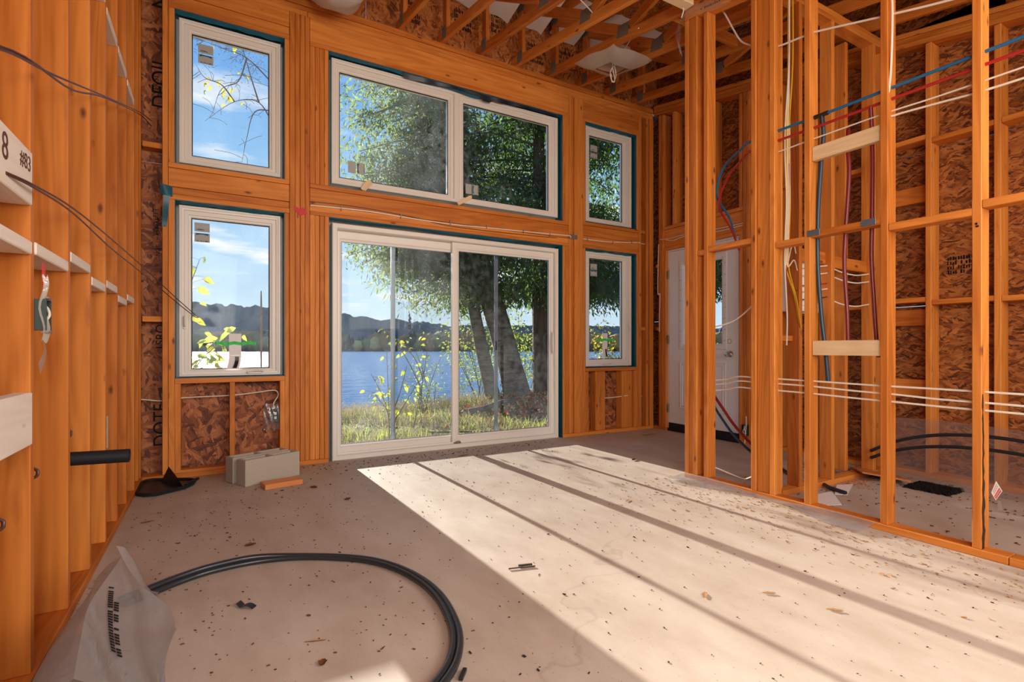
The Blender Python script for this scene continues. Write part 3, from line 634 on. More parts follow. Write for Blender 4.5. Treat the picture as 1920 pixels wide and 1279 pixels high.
def lathe(mb, base, axis, prof, n=16):
    ax = Vector(axis); u = ax.orthogonal().normalized(); w = ax.cross(u); v = []; f = []
    for h, r in prof:
        for k in range(n): a = 2*math.pi*k/n; v.append(Vector(base)+ax*h+(u*math.cos(a)+w*math.sin(a))*r)
    for i in range(len(prof)-1):
        for k in range(n): f.append((i*n+k, i*n+(k+1) % n, (i+1)*n+(k+1) % n, (i+1)*n+k))
    f += [tuple(range(n))[::-1], tuple(range((len(prof)-1)*n, len(prof)*n))]; mb.sm = True; return mb.add(v, f)
lathe(MB(), (4.796, 3.626, .937), (-1, 0, 0), [(0, .034), (.008, .034), (.012, .026), (.022, .014), (.036, .013), (.042, .026), (.056, .030), (.068, .026), (.072, .012)]).put('knob', CHROME, d2)
lathe(MB(), (4.797, 3.639, 1.074), (-1, 0, 0), [(0, .027), (.003, .027), (.0035, .021), (-.01, .020)]).put('deadbolt_hole', BRASS, d2)

# ---------------------------------------------------------------- things in the room
def thing1(mb, name, m, label, cat, group=None, **k): return tag(mb.put(name, m, **k), label, cat, group)
# two hollow concrete blocks by the wall, an offcut in front
def block(loc, rz, label):
    r = root('concrete_block', loc, label, 'concrete block', 'concrete blocks by the wall'); r.rotation_euler = (0, 0, rz)
    MW[r.name] = Matrix.LocRotScale(Vector(loc), Euler((0, 0, rz)), Vector((1, 1, 1)))
    bm = bmesh.new(); L, T, H = .435, .115, .19
    # body with two open cores: walls and webs as one welded shape
    mb = MB(); w = .022
    xs = [-L/2, -L/2+w, -.014, .014, L/2-w, L/2]; ys = [-T/2, -T/2+w, T/2-w, T/2]
    solid = lambda i, j: j in (0, 2) or i in (0, 2, 4)
    for i in range(5):
        for j in range(3):
            if not solid(i, j): continue
            mb.box((xs[i], ys[j], 0), (xs[i+1], ys[j+1], H))
    v = np.array(mb.v)
    me = mesh('block_body', v, mb.f, BLOCK)
    b = bmesh.new(); b.from_mesh(me); bmesh.ops.remove_doubles(b, verts=b.verts, dist=1e-5)
    seen = {}
    for fc in list(b.faces): seen.setdefault(tuple(sorted(vv.index for vv in fc.verts)), []).append(fc)
    bmesh.ops.delete(b, geom=[q for l in seen.values() if len(l) > 1 for q in l], context='FACES_ONLY')
    bmesh.ops.bevel(b, geom=[e for e in b.edges if e.calc_face_angle(0) > .5], offset=.004, segments=1, affect='EDGES')
    b.to_mesh(me); b.free()
    o = bpy.data.objects.new('block_body', me); COL.objects.link(o); o.parent = r; return r
block((.370, 4.325, 0), R(26), 'front hollow grey concrete block on the floor under the casement window')
block((.300, 4.465, 0), R(24), 'rear hollow grey concrete block against the wall framing, behind its twin')
mb = MB(); v, f = cbox((.26, .13, .038), .003); me = mesh('lumber_offcut', v, f, LUM['red'][0]); o = new('lumber_offcut', me, None, (.432, 4.105, .019), (0, 0, R(10)))
tag(o, 'short orange lumber offcut lying in front of the concrete blocks', 'wood offcut')
# black plastic tray in the corner
mb = MB(); base = [(-.45, 4.29), (-.40, 4.235), (-.33, 4.22), (-.17, 4.33), (-.12, 4.44), (-.14, 4.55), (-.30, 4.64), (-.44, 4.66)]
mb.slab(base, .002, .014); t = mb.put('crumpled_tray', BLACK); tag(t, 'crumpled black plastic tray lying in the left wall corner', 'plastic tray')
q = MB(); q.tube([(x, y, .02) for x, y in base+base[:1]], .009, 6); q.put('rim', RUBBER, t)
q = MB(); v, f = rough_sheet(8, 6, lambda a, b: (-.335+.15*a+.05*b*(1-a), 4.60-.27*a-.03*b, .012+.10*b*(1-a)**.8+.015*b)); q.add(v, f); q.put('folded_flap', BLACK, t)
q = MB(); q.tube([(-.17, 4.37, .02), (-.12, 4.46, .03), (-.10, 4.53, .025)], .012, 6); q.put('torn_edge', BLACK, t)
# black poly pipe loop on the floor, doubled
P = [(-.30, 2.47), (-.214, 2.527), (-.12, 2.592), (0, 2.645), (.17, 2.658), (.347, 2.612), (.52, 2.502), (.638, 2.385), (.715, 2.235), (.757, 2.07), (.765, 1.91), (.746, 1.76), (.712, 1.636), (.657, 1.529), (.588, 1.45), (.47, 1.36)]
mb = MB(); mb.tube([(x, y, .0145) for x, y in P], .0125, 10); r1 = thing1(mb, 'poly_pipe', HOSE, 'inner black poly pipe looping over the concrete floor', 'pipe', 'black poly pipe loop')
c0 = np.array((.25, 2.0)); mb = MB()
mb.tube([(c0[0]+(x-c0[0])*1.035+(.004 if i < 4 else 0), c0[1]+(y-c0[1])*1.03-.008, .0145+(.018 if i < 5 else .004)) for i, (x, y) in enumerate(P)], .0125, 10)
thing1(mb, 'poly_pipe', HOSE, 'outer black poly pipe of the doubled floor loop, slightly raised', 'pipe', 'black poly pipe loop')
# milky poly sheet, folded and standing by the left studs
S0 = [(-.425, .0), (-.40, .10), (-.372, .20), (-.355, .255), (-.325, .30), (-.287, .335), (-.245, .275), (-.205, .205), (-.165, .12), (-.135, .05), (-.115, 0)]
def arch(a, k=1.): 
    x = np.interp(a, np.linspace(0, 1, len(S0)), [p[0] for p in S0]); z = np.interp(a, np.linspace(0, 1, len(S0)), [p[1] for p in S0]); return x, z
def sheetfn(a, b):
    x, z = arch(a); t = b
    y = 2.20-.62*t
    lean = .10*t*t; h = (1-.34*t)*(1-.10*(1-t)**4)
    wv = .010*math.sin(9*a+5*t)+.007*math.sin(17*a-9*t)
    return (x+(-.27-x)*(-.10*t)+.02*math.sin(5*t+a*3)+wv*.6, y+.05*math.sin(6*a)*(1-t)-.06*z*(1-t)*2, max(.003, z*h+wv))
mb = MB(); v, f = rough_sheet(36, 26, sheetfn); mb.add(v, f); mb.sm = True
sh = thing1(mb, 'poly_sheet', POLY, 'milky poly sheet folded upright on the floor beside the left studs', 'plastic sheet')
mb = MB(); v, f = rough_sheet(14, 8, lambda a, b: (-.285+.03*a+.085*b+.012*math.sin(5*a), 2.19+.15*a*b+.05*a+.02*b, max(.004, .33-.05*a-.235*b+.02*math.sin(7*b)*a)))
mb.add(v, f); mb.sm = True; mb.put('back_fold', POLY, sh)
mb = MB()
rr = random.Random(2)
for k in range(26):       # bold lettering on the sheet, creased beyond reading
    u = k/26
    for col, off in ((0, 0), (1, .03)):
        if rr.random() < .2 or (col == 1 and k < 5): continue
        qd = [sheetfn(.53+off+.12*(u+e)+da, .33+.36*(u+e)-.5*da) for da, e in ((0, 0), (.022, 0), (.022, .028), (0, .028))]
        mb.quad(*[(x+.003, y-.003, z+.003) for x, y, z in qd])
o = mb.put('printed_lettering', INK, sh); o['kind'] = 'stuff'
mb = MB(); v, f = rough_sheet(20, 16, lambda a, b: (-.46+.19*a+.02*math.sin(7*b), 2.12-.62*b+.03*math.sin(6*a), .006+.13*math.sin(math.pi*a)*(.35+.65*b)*(.6+.4*math.sin(5*b+3*a)**2)+.012*math.sin(19*a+13*b)+.012))
mb.add(v, f); mb.sm = True; thing1(mb, 'poly_scrap', CLEARF, 'clear crumpled poly scrap lying between the left studs and milky sheet', 'plastic sheet')
# black drain stub out of the left wall
mb = MB(); a, b = Vector((-.52, 2.515, .545)), Vector((-.285, 2.515, .545)); n = 20
lathe(mb, (-.56, 2.552, .580), (1, -.06, -.02), [(0, .026), (.272, .026), (.272, .022), (.02, .022)], 20)
thing1(mb, 'drain_pipe', RUBBER, 'short black drain pipe stub sticking out between the left studs', 'pipe')
# brown control wires strung along the left wall
def cable(name, pts, r, m, label, cat='cable', group=None, n=6):
    mb = MB(); mb.tube(pts, r, n); return thing1(mb, name, m, label, cat, group)
cable('brown_wire', [(-.46, 1.2, 1.50), (-.42, 1.601, 1.680), (-.42, 2.053, 1.829), (-.42, 2.959, 2.142), (-.43, 4.30, 2.600), (-.40, 4.70, 2.70)], .0035, BROWNW, 'upper strand of the brown wire pair crossing high over left studs', 'wire', 'brown wires')
cable('brown_wire', [(-.46, 1.2, 1.505), (-.425, 1.70, 1.725), (-.415, 2.25, 1.872), (-.42, 2.9, 2.115), (-.43, 4.30, 2.585), (-.40, 4.70, 2.66)], .0035, BROWNW, 'lower strand of the brown wire pair crossing high over left studs', 'wire', 'brown wires')
cable('brown_wire', [(-.462, 1.80, 1.452), (-.44, 1.95, 1.462), (-.43, 2.362, 1.495), (-.42, 3.10, 1.52), (-.40, 4.20, 1.535), (-.24, 4.60, 1.375), (-.13, 4.70, 1.268), (-.10, 4.70, 1.24)], .003, BROWNW, 'brown wire drooping from the numbered block to the taped casement window', 'wire', 'brown wires')
cable('brown_wire', [(-.462, 1.80, 1.449), (-.44, 1.95, 1.455), (-.43, 2.362, 1.478), (-.42, 3.10, 1.475), (-.40, 4.20, 1.49), (-.24, 4.60, 1.345), (-.13, 4.70, 1.25), (-.10, 4.70, 1.236)], .003, BROWNW, 'lower brown wire of the drooping pair that ends at the casement', 'wire', 'brown wires')
# staples of cable through the left studs
for y, z, lab in ((2.10, .60, 'cable loop stubbed out beside the second left stud'), (2.53, .66, 'cable loop stubbed out just above the black drain stub'), (1.80, .53, 'cut cable end stubbed out below the lowest left block')):
    mb = MB(); mb.tube([(-.60, y-.02, z), (-.50, y, z), (-.474, y+.006, z+.004), (-.468, y+.008, z+.016), (-.478, y+.01, z+.03), (-.55, y, z+.06)], .0045, 8); thing1(mb, 'cable_stub', BROWNW, 'brown '+lab, 'cable')
# switch box on the left stud
r = root('switch_box', (-.45, 2.12, 1.10), 'dark metal switch box wrapped in plastic on the left stud', 'electrical box')
mb = MB(); ring(mb, (2.074, 2.130, 1.055, 1.150), (2.078, 2.126, 1.059, 1.146), [(0, -.515), (0, -.440), (1, -.440), (1, -.515)], 'x'); mb.box((-.517, 2.074, 1.055), (-.513, 2.130, 1.15)); mb.put('box', BOXM, r)
mb = MB(); v, f = rough_sheet(5, 10, lambda a, b: (-.452+.012*a+.006*math.sin(b*9), 2.069+.020*a*(1.2-b), 1.02+.20*b+.006*math.sin(a*7))); mb.add(v, f); mb.sm = True; mb.put('plastic_wrap', HATF, r)
mb = MB(); v, f = rough_sheet(4, 8, lambda a, b: (-.452+.008*math.sin(4*b), 2.070+.022*a, 1.03-.11*b*(.7+.3*a))); mb.add(v, f); mb.sm = True; mb.put('wrap_tail', POLY, r)
mb = MB(); mb.tube([(-.46, 2.082, 1.135), (-.445, 2.10, 1.125), (-.442, 2.112, 1.10), (-.455, 2.085, 1.07)], .004, 8); mb.put('wire_loop', CABLE, r)
mb = MB(); mb.box((-.452, 2.072, 1.046), (-.435, 2.12, 1.052)); mb.put('mounting_tab', GALV, r)
mb = MB(); mb.box((-.45, 2.075, 1.152), (-.435, 2.11, 1.157)); mb.put('mounting_tab', GALV, r)
mb = MB(); mb.slab([(2.072, 1.20), (2.086, 1.175), (2.098, 1.20), (2.10, 1.245), (2.085, 1.262), (2.072, 1.255)], 0, .002); v = [(-.45+z, x, y) for x, y, z in mb.v]; m2 = MB(); m2.add(v, mb.f); m2.put('red_tag', REDT, r)
# bag clip on the fifth stud
mb = MB(); mb.box((-.462, 3.25, .50), (-.458, 3.275, .66), .001); tag(mb.put('clear_strap', HATF), 'pale plastic strap stapled to a left stud behind the drain stub', 'strap')
# outlet under the casement window
r = root('outlet_box', (.45, 4.78, .44), 'dark outlet box in plastic wrap under the casement window', 'electrical box')
mb = MB(); mb.box((.418, 4.735, .385), (.480, 4.80, .490), .003); b = mb.put('box', BOXM, r)
mb = MB(); mb.box((.432, 4.731, .40), (.466, 4.737, .475), .002); oc = mb.put('receptacle', BLACK, r)
mb = MB(); mb.box((.440, 4.7285, .444), (.458, 4.732, .466)); mb.box((.440, 4.7285, .408), (.458, 4.732, .430)); mb.put('socket_face', WHITEP, oc)
mb = MB(); v, f = rough_sheet(14, 12, lambda a, b: (.362+.14*a, 4.745-.018*math.sin(math.pi*a)*math.sin(math.pi*b)+.005*math.sin(21*a+9*b), .315+.22*b+.006*math.sin(9*a))); mb.add(v, f); mb.sm = True; mb.put('plastic_wrap', CLEARF, r)
cable('white_cable', [(-.60, 4.79, .617), (-.47, 4.79, .612), (-.34, 4.79, .595), (-.20, 4.79, .612), (.12, 4.79, .616), (.30, 4.78, .632), (.42, 4.77, .646), (.462, 4.765, .638), (.473, 4.765, .60), (.44, 4.765, .54), (.436, 4.76, .49)], .0045, CABLE, 'white cable running low behind the cripples into the outlet box', 'cable')
# teal membrane strip and red tape on the framing
mb = MB(); v, f = rough_sheet(6, 6, lambda a, b: (-.345+.075*a, 4.714-.012*math.sin(3*a+b), 2.165+.08*b-.01*a)); mb.add(v, f); mb.sm = True; ts = tag(mb.put('membrane_scrap', TEAL), 'teal membrane scrap stapled to the stud between the left windows', 'membrane scrap')
mb = MB(); v, f = rough_sheet(4, 12, lambda a, b: (-.325+.04*a*(1-.25*b)-.01*b, 4.705+.006*math.sin(5*b), 2.165-.235*b-.012*(b > .95)*abs(2*a-1))); mb.add(v, f); mb.sm = True; mb.put('hanging_tail', TEAL, ts)
mb = MB(); pts = [(.590, 2.205), (.615, 2.198), (.640, 2.185), (.664, 2.203), (.690, 2.172), (.694, 2.150), (.640, 2.130), (.618, 2.152), (.594, 2.172)]
m2 = MB(); m2.slab(pts, 0, .002); v = [(x, 4.715+z, y) for x, y, z in m2.v]; mb.add(v, m2.f); tag(mb.put('tape_flag', REDT), 'torn red tape flag on the posts between casement and sliding door', 'tape')
# cables stapled along the beams of the lake wall
yw = D-.004
cw = cable('white_cable', [(.722, yw, 2.229), (1.0, yw-.002, 2.238), (1.264, yw, 2.241), (1.65, yw, 2.228), (2.055, yw, 2.223), (2.5, yw, 2.236), (2.991, yw, 2.249), (3.40, yw, 2.262), (3.47, yw-.01, 2.262), (3.49, yw+.005, 2.235)], .006, CABLE, 'white cable stapled along the beam above the sliding glass door', 'cable')
for x in (.98, 1.52, 2.02, 2.42, 2.86, 3.2): mb = MB(); mb.box((x-.004, yw-.009, 2.215+.012*(x > 2.3)), (x+.004, yw+.004, 2.258+.004*(x > 2.6))); mb.put('staple', GALV, cw)
cable('dark_wire', [(.722, yw, 2.262), (1.1, yw, 2.270), (1.6, yw, 2.245), (2.0, yw+.001, 2.205), (2.6, yw+.002, 2.205), (3.3, yw+.002, 2.222)], .0025, BROWNW, 'thin dark wire beside the white cable above the sliding door', 'wire')
cw = cable('white_cable', [(3.668, yw, 2.252), (3.85, yw, 2.250), (4.066, yw, 2.256), (4.471, yw, 2.292), (4.52, yw-.004, 2.294), (4.62, 4.75, 2.294), (4.70, 4.74, 2.298)], .006, CABLE, 'white cable stapled along the beam between the two corner windows', 'cable')
for x in (3.72, 4.1, 4.40): mb = MB(); mb.box((x-.004, yw-.009, 2.24+.03*(x > 4.3)), (x+.004, yw+.004, 2.268+.04*(x > 4.3))); mb.put('staple', GALV, cw)
mb = MB(); mb.box((3.46, 4.712, 2.232), (3.58, 4.717, 2.282), .001); mb.put('nail_plate', GALV, wn)
cable('white_cable', [(4.585, 4.79, .40), (4.64, 4.80, .397), (4.70, 4.79, .40)], .0045, CABLE, 'short white cable low in the narrow corner bay beside the entry door', 'cable')
cable('white_cable', [(4.0, 4.775, .405), (4.20, 4.77, .412), (4.36, 4.745, .424)], .0055, CABLE, 'white cable end poking out below the corner casement window', 'cable')
cable('white_cable', [(4.755, 4.62, 2.28), (4.75, 4.625, 2.0), (4.752, 4.63, 1.68), (4.757, 4.60, 1.66), (4.757, 4.61, 1.4), (4.752, 4.605, 1.20)], .0045, CABLE, 'white cable dropping down the corner stud left of the entry door', 'cable')
cable('white_cable', [(4.76, 4.60, 2.335), (4.752, 4.44, 2.318), (4.75, 4.20, 2.322), (4.752, 3.75, 2.30), (4.765, 3.46, 2.30)], .005, CABLE, 'upper white cable slack across the header over the entry door', 'cable')
cable('white_cable', [(4.762, 4.50, 2.31), (4.748, 4.38, 2.285), (4.746, 4.20, 2.300), (4.75, 3.72, 2.27), (4.765, 3.46, 2.28)], .005, CABLE, 'lower white cable slack across the header over the entry door', 'cable')
# shims on the upper window's sill
for i, (p, L, ry, lab) in enumerate((((1.213, 4.755, 2.487), .125, R(52), 'upright tan wood shim under the left light of the wide window'), ((2.195, 4.75, 2.492), .19, R(-33), 'slanted tan wood shim under the mullion of the wide window'))):
    w0, w1, tk = (.022, .03, .006) if i == 0 else (.016, .018, .008)
    v = [(-L/2, -tk, -w0), (-L/2, tk, -w0), (-L/2, -tk, w0), (-L/2, tk, w0), (L*.42, -tk*.5, -w1), (L*.42, tk*.5, -w1), (L*.36, -tk*.5, w1), (L*.36, tk*.5, w1), (L/2, 0, w1*.45)]
    fcs = [(0, 1, 3, 2), (0, 4, 5, 1), (2, 3, 7, 6), (0, 2, 6, 8, 4), (1, 5, 8, 7, 3), (4, 8, 5), (6, 7, 8)]
    tag(new('wood_shim', mesh('wood_shim', v, fcs, LUM['pale'][0]), None, p, (0, ry if i else -ry, 0)), lab, 'shim', 'shims under the wide window')
# box hats for ceiling lights
def hat(name, x0, x1, y0, y1, droop, label, hole=True, cablez=True):
    def fn(a, b):
        y = y0+(y1-y0)*b; x = x0+(x1-x0)*a; e = max(abs(2*a-1), abs(2*b-1))
        z = ztop(y)-.006-droop*(1-e**3)-.006*math.sin(13*a+7*b)*e
        if e > .99: z += .004
        return (x+.01*math.sin(9*b), y+.015*math.sin(8*a)*(e > .9), z)
    v, f = rough_sheet(16, 16, fn); mb = MB()
    if hole: f = [q for k, q in enumerate(f) if not (4 <= k % 16 <= 11 and 5 <= k//16 <= 10)]
    mb.add(v, f); mb.sm = True; h = tag(mb.put(name, HATF), label, 'vapour barrier hat')
    if hole:
        xa, xb = x0+(x1-x0)*.25, x0+(x1-x0)*.75; ya, yb = y0+(y1-y0)*.31, y0+(y1-y0)*.69; zz = ztop((ya+yb)/2)-droop*.75
        q = MB(); v, f = rough_sheet(10, 4, lambda a, b: (xa+(xb-xa)*a, ya+.01*math.sin(5*a)+.01*b, zz+.18*b)); q.add(v, f); v, f = rough_sheet(10, 4, lambda a, b: (xa+(xb-xa)*a, yb+.01*math.sin(5*a), zz+.02+.18*b)); q.add(v, f)
        v, f = rough_sheet(10, 4, lambda a, b: (xa, ya+(yb-ya)*a, zz+.02*a+.18*b)); q.add(v, f); v, f = rough_sheet(10, 4, lambda a, b: (xb, ya+(yb-ya)*a, zz+.02*a+.18*b)); q.add(v, f); q.sm = True; q.put('inner_sleeve', HATF, h)
    if cablez:
        cx, cy = (x0+x1)/2, (y0+y1)/2; cz = ztop(cy)-droop
        q = MB(); q.tube([(cx-.05, cy-.06, cz+.2), (cx, cy, cz+.02), (cx+.03, cy+.01, cz-.06), (cx+.02, cy, cz-.12), (cx-.02, cy, cz-.10), (cx-.03, cy, cz-.03), (cx+.01, cy-.01, cz+.03), (cx+.04, cy, cz-.04), (cx+.03, cy+.01, cz-.10), (cx-.005, cy+.01, cz-.115), (cx-.01, cy+.01, cz-.04)], .0045, 6); q.put('cable_coil', CABLE, h)
        q = MB(); q.tube([(cx-.02, cy-.10, cz+.24), (cx-.01, cy-.06, cz+.1), (cx, cy-.03, cz+.02)], .0045, 6); q.put('cable_lead', CABLE, h)
    return h
hat('light_hat', 3.16, 3.66, 3.62, 4.22, .085, 'pale plastic box hat with coiled white cable under the trusses')
hat('light_hat', .64, 1.08, 4.10, 4.52, .17, 'white plastic box hat at the top edge above the framing', False, False)
def zc2(y, d=.05): return ztop(y)+d
for pts, lab in (([(2.30, 3.3, zc2(3.3, .2)), (2.55, 3.35, zc2(3.35, .11)), (2.78, 3.45, zc2(3.45, .09)), (2.9, 3.6, zc2(3.6, .12))], 'white cable looping between the nearer trusses left of the box hat'),
                 ([(3.16, 3.3, zc2(3.3, .03)), (3.3, 3.5, zc2(3.5, .10)), (3.42, 3.75, zc2(3.75, .08)), (3.44, 3.9, zc2(3.9, .02))], 'white cable arching over the box hat with the coiled lead'),
                 ([(2.78, 2.75, zc2(2.75, .10)), (2.95, 2.72, zc2(2.72, .06)), (3.12, 2.78, zc2(2.78, .0)), (3.16, 2.83, zc2(2.83, -.05))], 'white cable crossing to the top of the corner post')):
    cable('white_cable', pts, .005, CABLE, lab, 'cable')
# poly film caught on the partition's top plate
mb = MB(); v, f = rough_sheet(10, 14, lambda a, b: (3.135-.03*math.sin(3*b)+.02*a, 2.80+.06*a*(1-.4*b)+.012*math.sin(9*b+4*a), ztop(2.8)-.05-.30*b-.02*math.sin(6*a))); mb.add(v, f); mb.sm = True
ph = tag(mb.put('poly_film', CLEARF), 'torn poly film hanging at the top of the corner post', 'plastic sheet')
mb = MB(); v, f = rough_sheet(20, 6, lambda a, b: (3.162-.012*math.sin(9*a)*b, 2.84-.75*a, ztop(2.84-.75*a)-.004-.085*b+.01*math.sin(11*a))); mb.add(v, f); mb.sm = True; mb.put('wrapped_edge', CLEARF, ph)
mb = MB(); v, f = rough_sheet(24, 5, lambda a, b: (3.162-.14*b*(.5+.5*math.sin(7*a+1))-.02*b, 2.82-1.35*a, .004+.034*(1-b)*(.6+.4*math.sin(9*a))+.008*math.sin(21*a)*b+.006)); mb.add(v, f); mb.sm = True
tag(mb.put('poly_film', POLY), 'strip of poly film lying along the foot of the partition', 'plastic sheet')
# pex water lines and cables drilled through the partition
XH = 3.214
bl = cable('blue_pipe', [(3.9, 2.9, 1.95), (3.75, 2.85, 2.1), (3.5, 2.779, 2.234), (3.42, 2.646, 2.40), (3.3, 2.42, 2.43), (XH, 2.25, 2.43), (XH, 1.8, 2.424), (XH, 1.2, 2.426), (XH, .3, 2.43)], .0085, BLUEP, 'blue water pipe running level through the upper partition studs', 'water pipe', n=10)
cable('red_pipe', [(3.95, 2.9, 1.85), (3.78, 2.85, 2.0), (3.52, 2.77, 2.15), (3.43, 2.62, 2.31), (3.3, 2.40, 2.36), (XH, 2.25, 2.362), (XH, 1.8, 2.362), (XH, 1.2, 2.364), (XH, .3, 2.365)], .0085, REDW, 'red water pipe running level just below the blue one', 'water pipe', n=10)
for y, z in ((1.80, 2.424),):
    mb = MB(); mb.tube([(3.214, y+.03, z), (3.214, y-.05, z)], .013, 10, False); mb.tube([(3.214, y-.01, z), (3.222, y-.01, z-.06)], .012, 10, False); mb.put('tee_fitting', BLACK, bl)
cable('blue_pipe', [(3.222, 1.79, 2.42), (3.235, 1.79, 2.3), (3.24, 1.805, 2.158), (3.24, 1.822, 1.9), (3.24, 1.828, 1.70), (3.24, 1.826, 1.5), (3.24, 1.805, 1.2), (3.245, 1.785, 1.0), (3.25, 1.77, .80)], .012, DKBLUE, 'dark blue pipe dropping from the tee down beside the partition stud', 'water pipe', n=10)
cable('red_pipe', [(3.26, 1.66, 2.3), (3.24, 1.651, 2.173), (3.24, 1.645, 2.014), (3.24, 1.665, 1.672), (3.24, 1.671, 1.484), (3.24, 1.655, 1.2), (3.24, 1.650, .98)], .011, DKRED, 'left dark red pipe dropping behind the pale blocking', 'water pipe', 'dark red drops', 10)
cable('red_pipe', [(XH, 1.517, 2.362), (3.235, 1.520, 2.2), (3.24, 1.520, 2.0), (3.24, 1.523, 1.70), (3.24, 1.525, 1.5), (3.24, 1.512, 1.25), (3.24, 1.498, 1.02), (3.25, 1.492, .95)], .011, DKRED, 'right dark red pipe dropping close beside the nail plate stud', 'water pipe', 'dark red drops', 10)
cable('white_cable', [(XH, 2.26, 2.285), (XH, 2.03, 2.29), (XH, 1.8, 2.295), (XH, 1.42, 2.297), (XH, 1.2, 2.29), (XH, .8, 2.288), (XH, .3, 2.29)], .0045, CABLE, 'white cable drilled level just under the red water pipe', 'cable')
cable('white_cable', [(XH-.03, 1.40, 3.0), (XH-.035, 1.394, 2.78), (XH-.028, 1.405, 2.50), (XH-.022, 1.426, 2.318), (XH-.005, 1.418, 2.272), (XH, 1.36, 2.268), (XH, 1.2, 2.255), (XH, 1.0, 2.240), (XH, .6, 2.235), (XH, .3, 2.235)], .0055, CABLE, 'white cable hanging down a stud then turning level below the pipes', 'cable')
cable('white_cable', [(3.3, 2.60, 3.56), (3.3, 2.55, 3.50), (3.3, 2.472, 3.337), (3.29, 2.40, 3.21), (3.26, 2.30, 3.12), (3.23, 2.24, 3.06), (XH, 2.10, 2.99), (XH, 1.905, 2.962), (XH, 1.83, 2.951), (XH, 1.482, 2.847), (XH, 1.424, 2.83), (XH, 1.119, 2.745), (XH, .5, 2.60)], .006, CABLE, 'topmost white cable sagging from the ceiling through the partition studs', 'cable')
for z0, dz, lab in ((.797, 0, 'top'), (.765, -.02, 'middle'), (.72, -.012, 'bottom')):
    cable('white_cable', [(3.30, 2.72, z0-.05), (3.32, 2.55, z0-.03), (3.26, 2.40, z0), (XH, 2.22, z0+.002), (XH, 1.9, z0), (XH, 1.6, z0-.004+dz*.4), (XH, 1.42, z0-.006+dz*.5), (XH, 1.2, z0-.006+dz), (XH, 1.0, z0-.008+dz), (XH, .7, z0-.010+dz*1.2), (XH, .3, z0-.012+dz*1.2)], .0055, CABLE, lab+' white cable of the low trio drilled through the partition', 'cable', 'low trio of white cables')
cable('white_cable', [(3.24, 2.76, 1.13), (3.3, 2.71, 1.150), (3.4, 2.56, 1.20), (3.42, 2.43, 1.29), (3.38, 2.34, 1.36)], .0055, CABLE, 'white cable rising across the entry door between the posts', 'cable')
cable('white_cable', [(3.24, 2.66, .10), (3.30, 2.63, .093), (3.35, 2.5, .055), (3.33, 2.40, .055), (3.28, 2.30, .10)], .005, CABLE, 'white cable sagging near the floor between the corner posts', 'cable')
for pts, r_, m, lab in (([(3.5, 2.80, .62), (3.5, 2.785, .60), (3.5, 2.70, .50), (3.5, 2.622, .411), (3.5, 2.50, .305), (3.5, 2.36, .20), (3.52, 2.30, .08), (3.55, 2.28, .012)], .011, DKRED, 'dark red pipe curving down to the floor in front of the door'),
                        ([(3.5, 2.80, .56), (3.5, 2.79, .519), (3.5, 2.70, .41), (3.5, 2.622, .329), (3.5, 2.506, .244), (3.5, 2.36, .15), (3.53, 2.33, .06), (3.57, 2.31, .011)], .010, DKBLUE, 'dark blue pipe curving down to the floor in front of the door')):
    cable('water_line', pts, r_, m, lab, 'water pipe', n=10)
# bundle of cables down the bay, fanning into drilled holes
xb, yb = 3.33, 2.065
for i, (m, dx, end, lab) in enumerate(((CABLE, .0, (3.51, 2.13, 1.66), 'leftmost white cable of the hanging bundle'), (CABLE, .012, (3.51, 2.12, 1.54), 'second white cable of the hanging bundle'), (YELLOW, .022, (3.52, 2.10, 1.14), 'front yellow cable of the hanging bundle'), (YELLOW, -.012, (3.52, 2.11, 1.17), 'rear yellow cable of the hanging bundle'), (REDW, .006, (3.51, 2.12, 1.40), 'thin red cable of the hanging bundle'), (CABLE, -.02, (3.34, 2.09, 1.02), 'slack white cable of the hanging bundle'))):
    o = .012*math.sin(i*2.1)
    cable('bundle_cable', [(xb+dx, yb+o, 3.35), (xb+dx+.006, yb+o+.005, 2.9), (xb+dx-.004+o, yb+.01, 2.4), (xb+dx+.006, yb+.012, 2.0), (xb+dx-.01, yb+.012, 1.72), (xb+dx, yb+.02, 1.55 if i != 4 else 1.46), ((xb+dx+end[0])/2, (yb+end[1])/2, max(end[2]+.06, min(1.5, end[2]+.2)) if i != 4 else 1.41), end], .0045 if m is not REDW else .003, m, lab+' in the open stud bay', 'cable', 'cable bundle in the stud bay')
r = root('electrical_panel', (3.83, 2.24, 1.26), 'white electrical panel behind the plumbing wall studs', 'electrical panel')
mb = MB(); mb.box((3.60, 2.205, 1.27), (4.07, 2.29, 1.66), .006); mb.put('cabinet', WHITEP, r)
mb = MB(); mb.box((3.68, 2.199, 1.31), (3.99, 2.206, 1.62), .002); mb.put('cover', WHITEP, r)
for i, (z, m) in enumerate(((1.60, CABLE), (1.545, CABLE), (1.47, REDW), (1.43, CABLE), (1.37, BROWNW))):
    cable('panel_cable', [(3.66, 2.20, z-.02), (3.76, 2.15, z-.012), (3.86, 2.14, z), (3.93, 2.14, z+.01)], .0045, m, ('topmost', 'second', 'red', 'fourth', 'brown lowest')[i]+' cable running from the panel into the next stud', 'cable', 'panel feed cables')
for i, z in enumerate((1.57, 1.51, 1.33)):
    cable('panel_cable', [(3.95, 2.14, z+.03), (4.10, 2.13, z), (4.28, 2.13, z-.008), (4.42, 2.14, z+.006), (4.505, 2.14, z+.018)], .005, CABLE, ('upper', 'middle', 'lower')[i]+' slack cable crossing the wide bay behind the red pipes', 'cable', 'slack bay cables')
